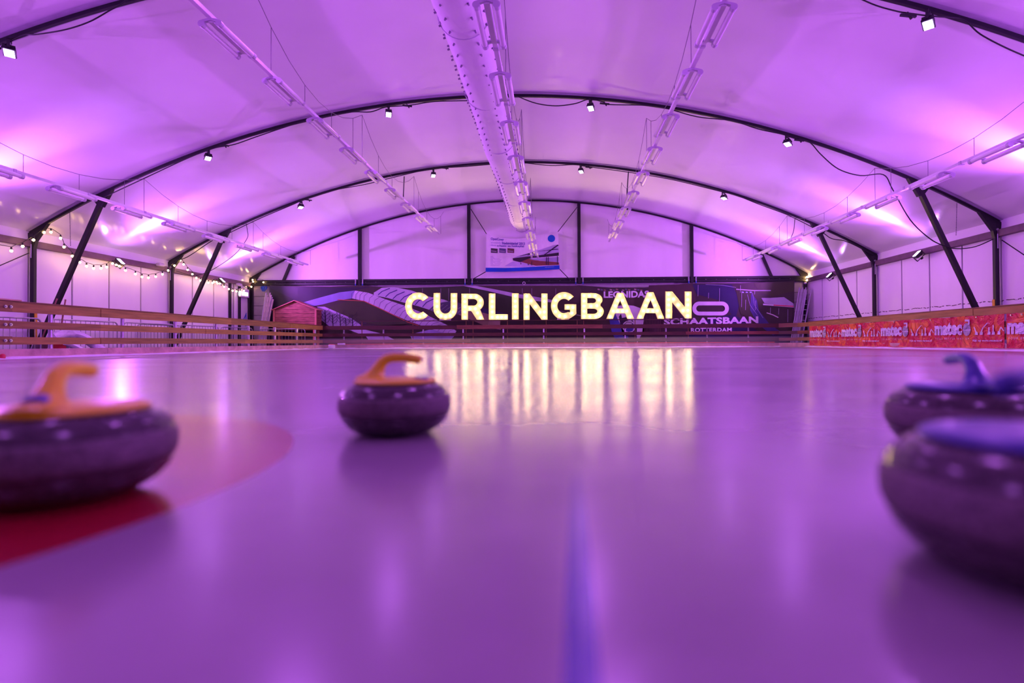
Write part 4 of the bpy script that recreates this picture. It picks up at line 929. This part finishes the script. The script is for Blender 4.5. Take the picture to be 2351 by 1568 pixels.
# ================================================================== LEFT AISLE: door, exit sign, barriers, tools
yd0, yd1 = FY[1] + BAY * .75 + .05, YB - .12
dr_ = struct_empty('door_1', (XL, (yd0 + yd1) / 2, GZ))
mb = MB(); mb.bbox((XL - .04, yd0 + .42, GZ), (XL + .02, yd1 - .08, 2.28), .01); mb.build('leaf', M['panel'], dr_)
for y in (yd0 + .34, yd1 - .02): mb = MB(); mb.bbox((XL - .05, y - .06, GZ), (XL + .08, y + .06, 2.82), .01); mb.build('jamb', M['frame'], dr_)
mb = MB(); mb.bbox((XL - .05, yd0 + .34, 2.3), (XL + .06, yd1, 2.40), .01); mb.build('lintel', M['frame'], dr_)
mb = MB(); mb.box((XL - .04, yd0 + .4, 2.42), (XL, yd1, 2.8)); mb.build('transom_panel', M['panel'], dr_)
for y in (yd0 - .30, yd0 + .05):
    mb = MB(); mb.bbox((XL - .02, y - .05, GZ), (XL + .07, y + .05, 2.82), .01) if y < yd0 else mb.bbox((XL - .04, y - .0, GZ), (XL + .01, y + .26, 2.82), .01); mb.build('upright' if y < yd0 else 'side_panel', M['frame'] if y < yd0 else M['panel'], dr_)
a, b = yd0 + .55, yd1 - .25
q = quadmap(Vector((XL + .026, a + .06, 1.02)), Vector((XL + .026, a + .40, 1.02)), Vector((XL + .026, a + .06, 1.62)), Vector((XL + .026, a + .40, 1.62)))
put_text('4', q, 'door_number', M['ink'], dr_)
ex = thing('exit_sign', PX(560, 674, XL + .16), 'small lit white box sign over the door in the left back corner', 'sign')
p = wloc(ex); mb = MB(); mb.bbox((p.x - .06, p.y - .30, p.z - .17), (p.x + .06, p.y + .30, p.z + .2), .015); mb.build('box', M['white_metal'], ex)
mb = MB(); mb.box((p.x - .05, p.y - .26, p.z - .11), (p.x + .05, p.y - .30 - .012, p.z + .06)); mb.box((p.x + .06, p.y - .24, p.z - .10), (p.x + .066, p.y + .2, p.z + .06)); mb.build('lit_panel', M['exit'], ex)
# small camera boxes on the eave beam
for px, py, l in ((368, 608, 'small white junction box on the left eave beam left of the second post'), (549, 654, 'small white lamp head on the left eave beam near the corner')):
    p = PX(px, py, XL + .18); mb = MB(); mb.bbox((p.x - .07, p.y - .12, p.z - .05), (p.x + .07, p.y + .12, p.z + .06), .015); mb.tube([p + Vector((0, .12, 0)), p + Vector((0, .2, 0))], .03, 8)
    tag(mb.build_at('junction_box', M['cap'], p), l, 'box')
# crowd barriers
def barrier_proto():
    r = thing('crowd_barrier', (0, 0, 0), 'x', 'barrier'); H, W_ = 1.06, 2.0; rr = .12
    fr = [(0, 0, .12)] + [(0, rr - rr * cos(radians(a)), H - rr + rr * sin(radians(a))) for a in range(0, 91, 15)] + [(0, W_ - rr + rr * sin(radians(a)), H - rr + rr * cos(radians(a))) for a in range(0, 91, 15)] + [(0, W_, .12), (0, 0, .12)]
    mb = MB(); mb.tube(fr, .019, 8); mb.build('frame', M['galv'], r, local=True, smooth=50)
    for i in range(13):
        y = W_ * (i + 1) / 14; mb = MB(); mb.tube([(0, y, .12), (0, y, H)], .0075, 5); mb.build('bar', M['galv'], r, local=True)
    for y in (.3, W_ - .3): mb = MB(); mb.tube([(-.3, y, .02), (-.22, y, .1), (0, y, .13), (.22, y, .1), (.3, y, .02)], .016, 6); mb.build('foot', M['galv'], r, local=True)
    return r
BPR = barrier_proto()
for i, (x, y, a, l) in enumerate(((-12.35, 10.2, 0, 'steel crowd barrier behind the left fence, nearest the picture edge'), (-12.35, 12.4, 0, 'steel crowd barrier behind the left fence beside the shovels'), (-12.35, 14.6, 0, 'steel crowd barrier behind the left fence just right of the first strut'),
                                   (-12.75, 15.6, .03, 'steel crowd barrier standing close behind another, left of the second post'), (-12.3, 16.75, 0, 'steel crowd barrier in front of the second left post'), (-12.3, 18.9, 0, 'steel crowd barrier right of the second left strut'), (-12.75, 22.18, -1.57, 'steel crowd barrier in the left back corner by the leaning poles'))):
    o = BPR if i == 0 else copy_tree(BPR); o.location = (x, y, GZ); o.rotation_euler = (0, 0, a); o['label'] = l; o['group'] = 'crowd barriers'
# shovels and poles by the first strut
def shovel(px0, py0, px1, py1, blade, label, x, m='handle_wood'):
    A, B = PX(px0, py0, x), PX(px1, py1, x - .25); B.z = max(B.z, GZ + .3)
    r = thing('snow_shovel', B, label, 'shovel', 'snow shovels'); mb = MB(); mb.tube([A, B], .016, 7); mb.build('shaft', M[m], r)
    d = (B - A).normalized(); s = Vector((0, 1, 0)); 
    mb = MB(); vs = [B - d * .1 + s * .05, B - d * .1 - s * .05, B - s * .19, B + d * .22 - s * .20, B + d * .22 + s * .20, B + s * .19]
    mb.prism(vs, (.03, 0, .01)); mb.build('blade', M[blade], r)
    mb = MB(); mb.tube([A, A - d * .02, A - d * .03], [.019, .019, .012], 7); mb.build('grip', M[m], r)
shovel(150, 690, 134, 790, 'red_plastic', 'snow shovel with a red blade leaning by the first left strut', -12.05)
shovel(130, 688, 92, 790, 'galv', 'long brown shafted scraper leaning left of the red shovel', -12.3)
shovel(144, 722, 140, 792, 'galv', 'pale shafted shovel with a red collar right behind the red one', -12.45, 'pole_metal')
cable('white_hose', [PX(118, 776, -12.0) , PX(150, 766, -12.2), PX(185, 772, -12.2), PX(230, 800, -12.0) + Vector((0, 0, -.02)), PX(260, 830, -11.9)], 'fat white hose lying in a bend behind the left fence', 'hose', .11, 'hose', None)
cable('white_hose', [PX(150, 786, -11.8), PX(180, 800, -11.8), PX(205, 818, -11.8)], 'second white hose lying below the first behind the left fence', 'hose', .07, 'hose', None)
p = PA + dl * -.05 + inl * .10; mb = MB(); mb.lathe([(.015, 0), (.035, .01), (.038, .06), (.028, .08), (.01, .09)], 12); o = mb.build('red_marker', M['red_plastic'], None, smooth=50); o.location = (p.x, p.y, 0); tag(o, 'small red marker standing on the ice at the left picture edge', 'marker')
# leaning pale poles in the left back corner
for i in range(9):
    a = PY(588 + i * 2.2, 800, 22.6 + .05 * (i % 3)); b = PY(611 + i * 2.3 - (4 if i == 8 else 0), 672 + (i % 4) * 5 + (22 if i == 8 else 0), 22.82 - .04 * (i % 3)); a.z = GZ
    mb = MB(); mb.tube([a, b], .026 + .006 * (i % 2), 7); o = mb.build_at('leaning_pole', M['pole' if i % 3 else 'pole_metal'], a, smooth=50)
    tag(o, 'pale pole in the bundle leaning left of the red hut, %s from the left' % ORD[i].replace('nearest', 'first'), 'pole', 'poles leaning in the left corner')
# blue rag on the gable beam
p = PY(606, 660, YB - .2); mb = MB()
for i in range(5): mb.tube([p + Vector((-.1 + .05 * i, 0, .06)), p + Vector((-.12 + .05 * i + .05 * sin(i * 2), -.02, -.02)), p + Vector((-.06 + .03 * i, -.03, -.16 - .03 * (i % 2)))], [.02, .035, .015], 6)
tag(mb.build_at('blue_rag', M['blue_rope'], p, smooth=60), 'crumpled blue rag tied under the gable beam in the left corner', 'rag')

# red hut
YH = 22.35
hx0, hx1 = PY(627, 740, YH).x, PY(727, 740, YH).x; hz0 = PY(677, 757, YH).z; hze = PY(627, 711, YH).z; hza = PY(678.5, 691, YH).z
ht = thing('wooden_hut', ((hx0 + hx1) / 2, YH, GZ), 'small red stained wooden hut with a gable roof in the left back corner', 'hut')
nb = 5
for i in range(nb):
    z0 = hz0 + (hze - hz0) * i / nb + .004; z1 = hz0 + (hze - hz0) * (i + 1) / nb - .004
    mb = MB(); mb.bbox((hx0 + .08, YH, z0), (hx1 - .08, YH + .03, z1), .004); mb.build('plank', M['shed'], ht)
mid_ = (hx0 + hx1) / 2
mb = MB(); mb.prism([(hx0 + .02, YH + .004, hze + .004), (hx1 - .02, YH + .004, hze + .004), (mid_, YH + .004, hza - .03)], (0, .03, 0)); mb.build('gable_plank', M['shed'], ht)
for x in (hx0 + .04, hx1 - .04): mb = MB(); mb.bbox((x - .04, YH - .02, hz0 - .02), (x + .04, YH + .04, hze + .02), .005); mb.build('corner_trim', M['shed_trim'], ht)
for s, x in ((-1, hx0 - .06), (1, hx1 + .06)):
    mb = MB(); mb.prism([(mid_, YH - .08, hza), (mid_, YH - .08, hza + .03), (x, YH - .08, hze - .01), (x, YH - .08, hze - .04)], (0, .55, 0)); mb.build('roof_slope', M['shed_trim'], ht)
for x in (hx0, hx1): mb = MB(); mb.box((x - .01, YH + .04, hz0), (x + .01, YH + .45, hze)); mb.build('side_wall', M['shed'], ht)
mb = MB(); mb.box((hx0 + .02, YH + .06, hz0 - .03), (hx1 - .02, YH + .45, hz0)); mb.build('hut_floor', M['shed'], ht)
for x in (hx0 + .06, hx1 - .12):
    for y in (YH + .05, YH + .4): mb = MB(); mb.bar((x, y, GZ), (x, y, hz0), .08, .08); mb.build('leg', M['shed_trim'], ht)

# right back corner: ladder, poles, lamps
a0, b0 = PY(1826, 800, 22.6), PY(1852, 665, 22.85); a1, b1x = PY(1836, 800, 22.6), PY(1862, 665, 22.85)
for a in (a0, a1): a.z = GZ
ld = thing('ladder', a0, 'aluminium ladder leaning in the right back corner', 'ladder')
for a, b in ((a0, b0), (a1, b1x)): mb = MB(); mb.bar(a, b, .035, .06, (0, 1, 0)); mb.build('stile', M['pole_metal'], ld)
for i in range(11):
    t = (i + .7) / 11.5; mb = MB(); mb.tube([a0.lerp(b0, t), a1.lerp(b1x, t)], .016, 6); mb.build('rung', M['galv'], ld)
for i in range(5):
    a = PY(1812 + i * 3.2, 800, 22.75); b = PY(1836 + i * 3.6, 660 + 4 * (i % 2), 22.88); a.z = GZ
    mb = MB(); mb.tube([a, b], .025, 7); tag(mb.build_at('leaning_pole', M['pole_metal'], a, smooth=50), 'grey metal pole leaning left of the ladder, %s from the left' % ORD[i].replace('nearest', 'first'), 'pole', 'poles leaning in the right corner')
for z, l in ((636, 'upper small yellow lamp on the right corner post of the gable'), (643, 'lower small yellow lamp on the right corner post of the gable')):
    p = PY(1854, z, YB - .2); mb = MB(); mb.sphere(p, .045, 10, 6); mb.box((p.x - .02, p.y, p.z - .03), (p.x + .02, p.y + .1, p.z + .03)); tag(mb.build_at('signal_lamp', M['warm_bulb'], p, smooth=60), l, 'lamp', 'signal lamps')
p = PY(1849, 650, YB - .22); mb = MB(); mb.sphere(p, .06, 12, 7, .8); mb.tube([p, p + Vector((0, .12, .03))], .02, 6); tag(mb.build_at('dome_sensor', M['white_metal'], p, smooth=60), 'small white dome sensor at the right end of the gable beam', 'sensor')

# ================================================================== CURLING STONES
def stone(loc, ang, hm, label, group, emblem=None):
    r = thing('curling_stone', loc, label, 'curling stone', group); r.rotation_euler = (0, 0, ang)
    R_ = .145
    K = 1.17
    low = [(.078, 0), (.084, .002), (.102, .008), (.120, .018), (.133, .031), (.1405, .047)]
    bandp = [(.1400, .047), (.1443, .054), (.1455, .062), (.1455, .073), (.1440, .081), (.1405, .087)]
    upp = [(.1405, .087), (.134, .098), (.123, .107), (.108, .1135), (.085, .117), (.03, .118)]
    sc = lambda pr: [(a, b * K) for a, b in pr]
    MB().lathe(sc(low + [(.135, .0475)]), 56).build('lower_body', M['granite'], r, smooth=70, local=True)
    MB().lathe(sc(bandp), 56).build('striking_band', M['band'], r, smooth=70, local=True)
    MB().lathe(sc([(.135, .0865)] + upp), 56).build('upper_body', M['granite'], r, smooth=70, local=True)
    # handle plate and gooseneck grip
    MB().lathe([(.100, .1335), (.106, .1355), (.107, .1385), (.100, .1425), (.07, .1460), (.03, .1480), (.012, .1485)], 48).build('handle_plate', M[hm], r, smooth=70, local=True)
    path = [(-.056, 0, .138), (-.054, 0, .148), (-.049, 0, .161), (-.043, 0, .175), (-.035, 0, .188), (-.023, 0, .197), (-.008, 0, .2005), (.010, 0, .2005), (.030, 0, .1995), (.046, 0, .1975), (.058, 0, .1955), (.066, 0, .194), (.070, 0, .1935)]
    rad = [.050, .031, .0205, .0155, .0138, .0128, .0122, .0118, .0116, .0116, .0116, .0095, .004]
    MB().tube(path, rad, 16).build('grip', M[hm], r, smooth=70, local=True)
    if emblem == 'neck':
        MB().prism([(-.0835 , .015 * cos(a), .156 + .010 * sin(a)) for a in [2 * pi * i / 16 for i in range(16)]], (.045, 0, .004)).build('emblem', M['emblem'], r, local=True)
    if emblem == 'plate':
        MB().prism([(.072 + .018 * cos(a), -.02 + .014 * sin(a), .1435) for a in [2 * pi * i / 16 for i in range(16)]], (0, 0, .006)).build('emblem', M['emblem'], r, local=True)
    return r
def on_ice(px, D):
    p = PD(px, 900, D); p.z = 0; return p
stone(on_ice(158, .835), radians(107), 'yplastic', 'curling stone with a yellow handle at the left picture edge, on the red ring', 'yellow handled stones', 'neck')
stone(on_ice(908, 1.40), radians(4), 'yplastic', 'curling stone with a yellow handle alone near the middle of the ice', 'yellow handled stones', 'plate')
stone(on_ice(2212, 1.13), radians(77), 'bplastic', 'curling stone with a blue handle, the farther of the two at the right', 'blue handled stones')
stone(on_ice(2394, .545), radians(200), 'bplastic', 'curling stone with a blue handle, the nearest one cut by the right picture edge', 'blue handled stones')

# ================================================================== LOW MIST OVER THE FAR ICE
def mist():
    m = bpy.data.materials.new('ice_mist'); m.use_nodes = True; N, L = nt(m); N.remove(N['Principled BSDF'])
    v = N.new('ShaderNodeVolumePrincipled'); v.inputs['Color'].default_value = (.9, .88, .92, 1); v.inputs['Density'].default_value = .042; v.inputs['Anisotropy'].default_value = .3
    L.new(v.outputs[0], N['Material Output'].inputs['Volume']); return m
mb = MB(); mb.box((-9.3, 16.5, .004), (9.0, 21.8, .40)); tag(mb.build_at('ice_mist', mist(), (0, 18, .2)), 'thin low mist over the far end of the ice in front of the back fence', 'mist', None, 'stuff')
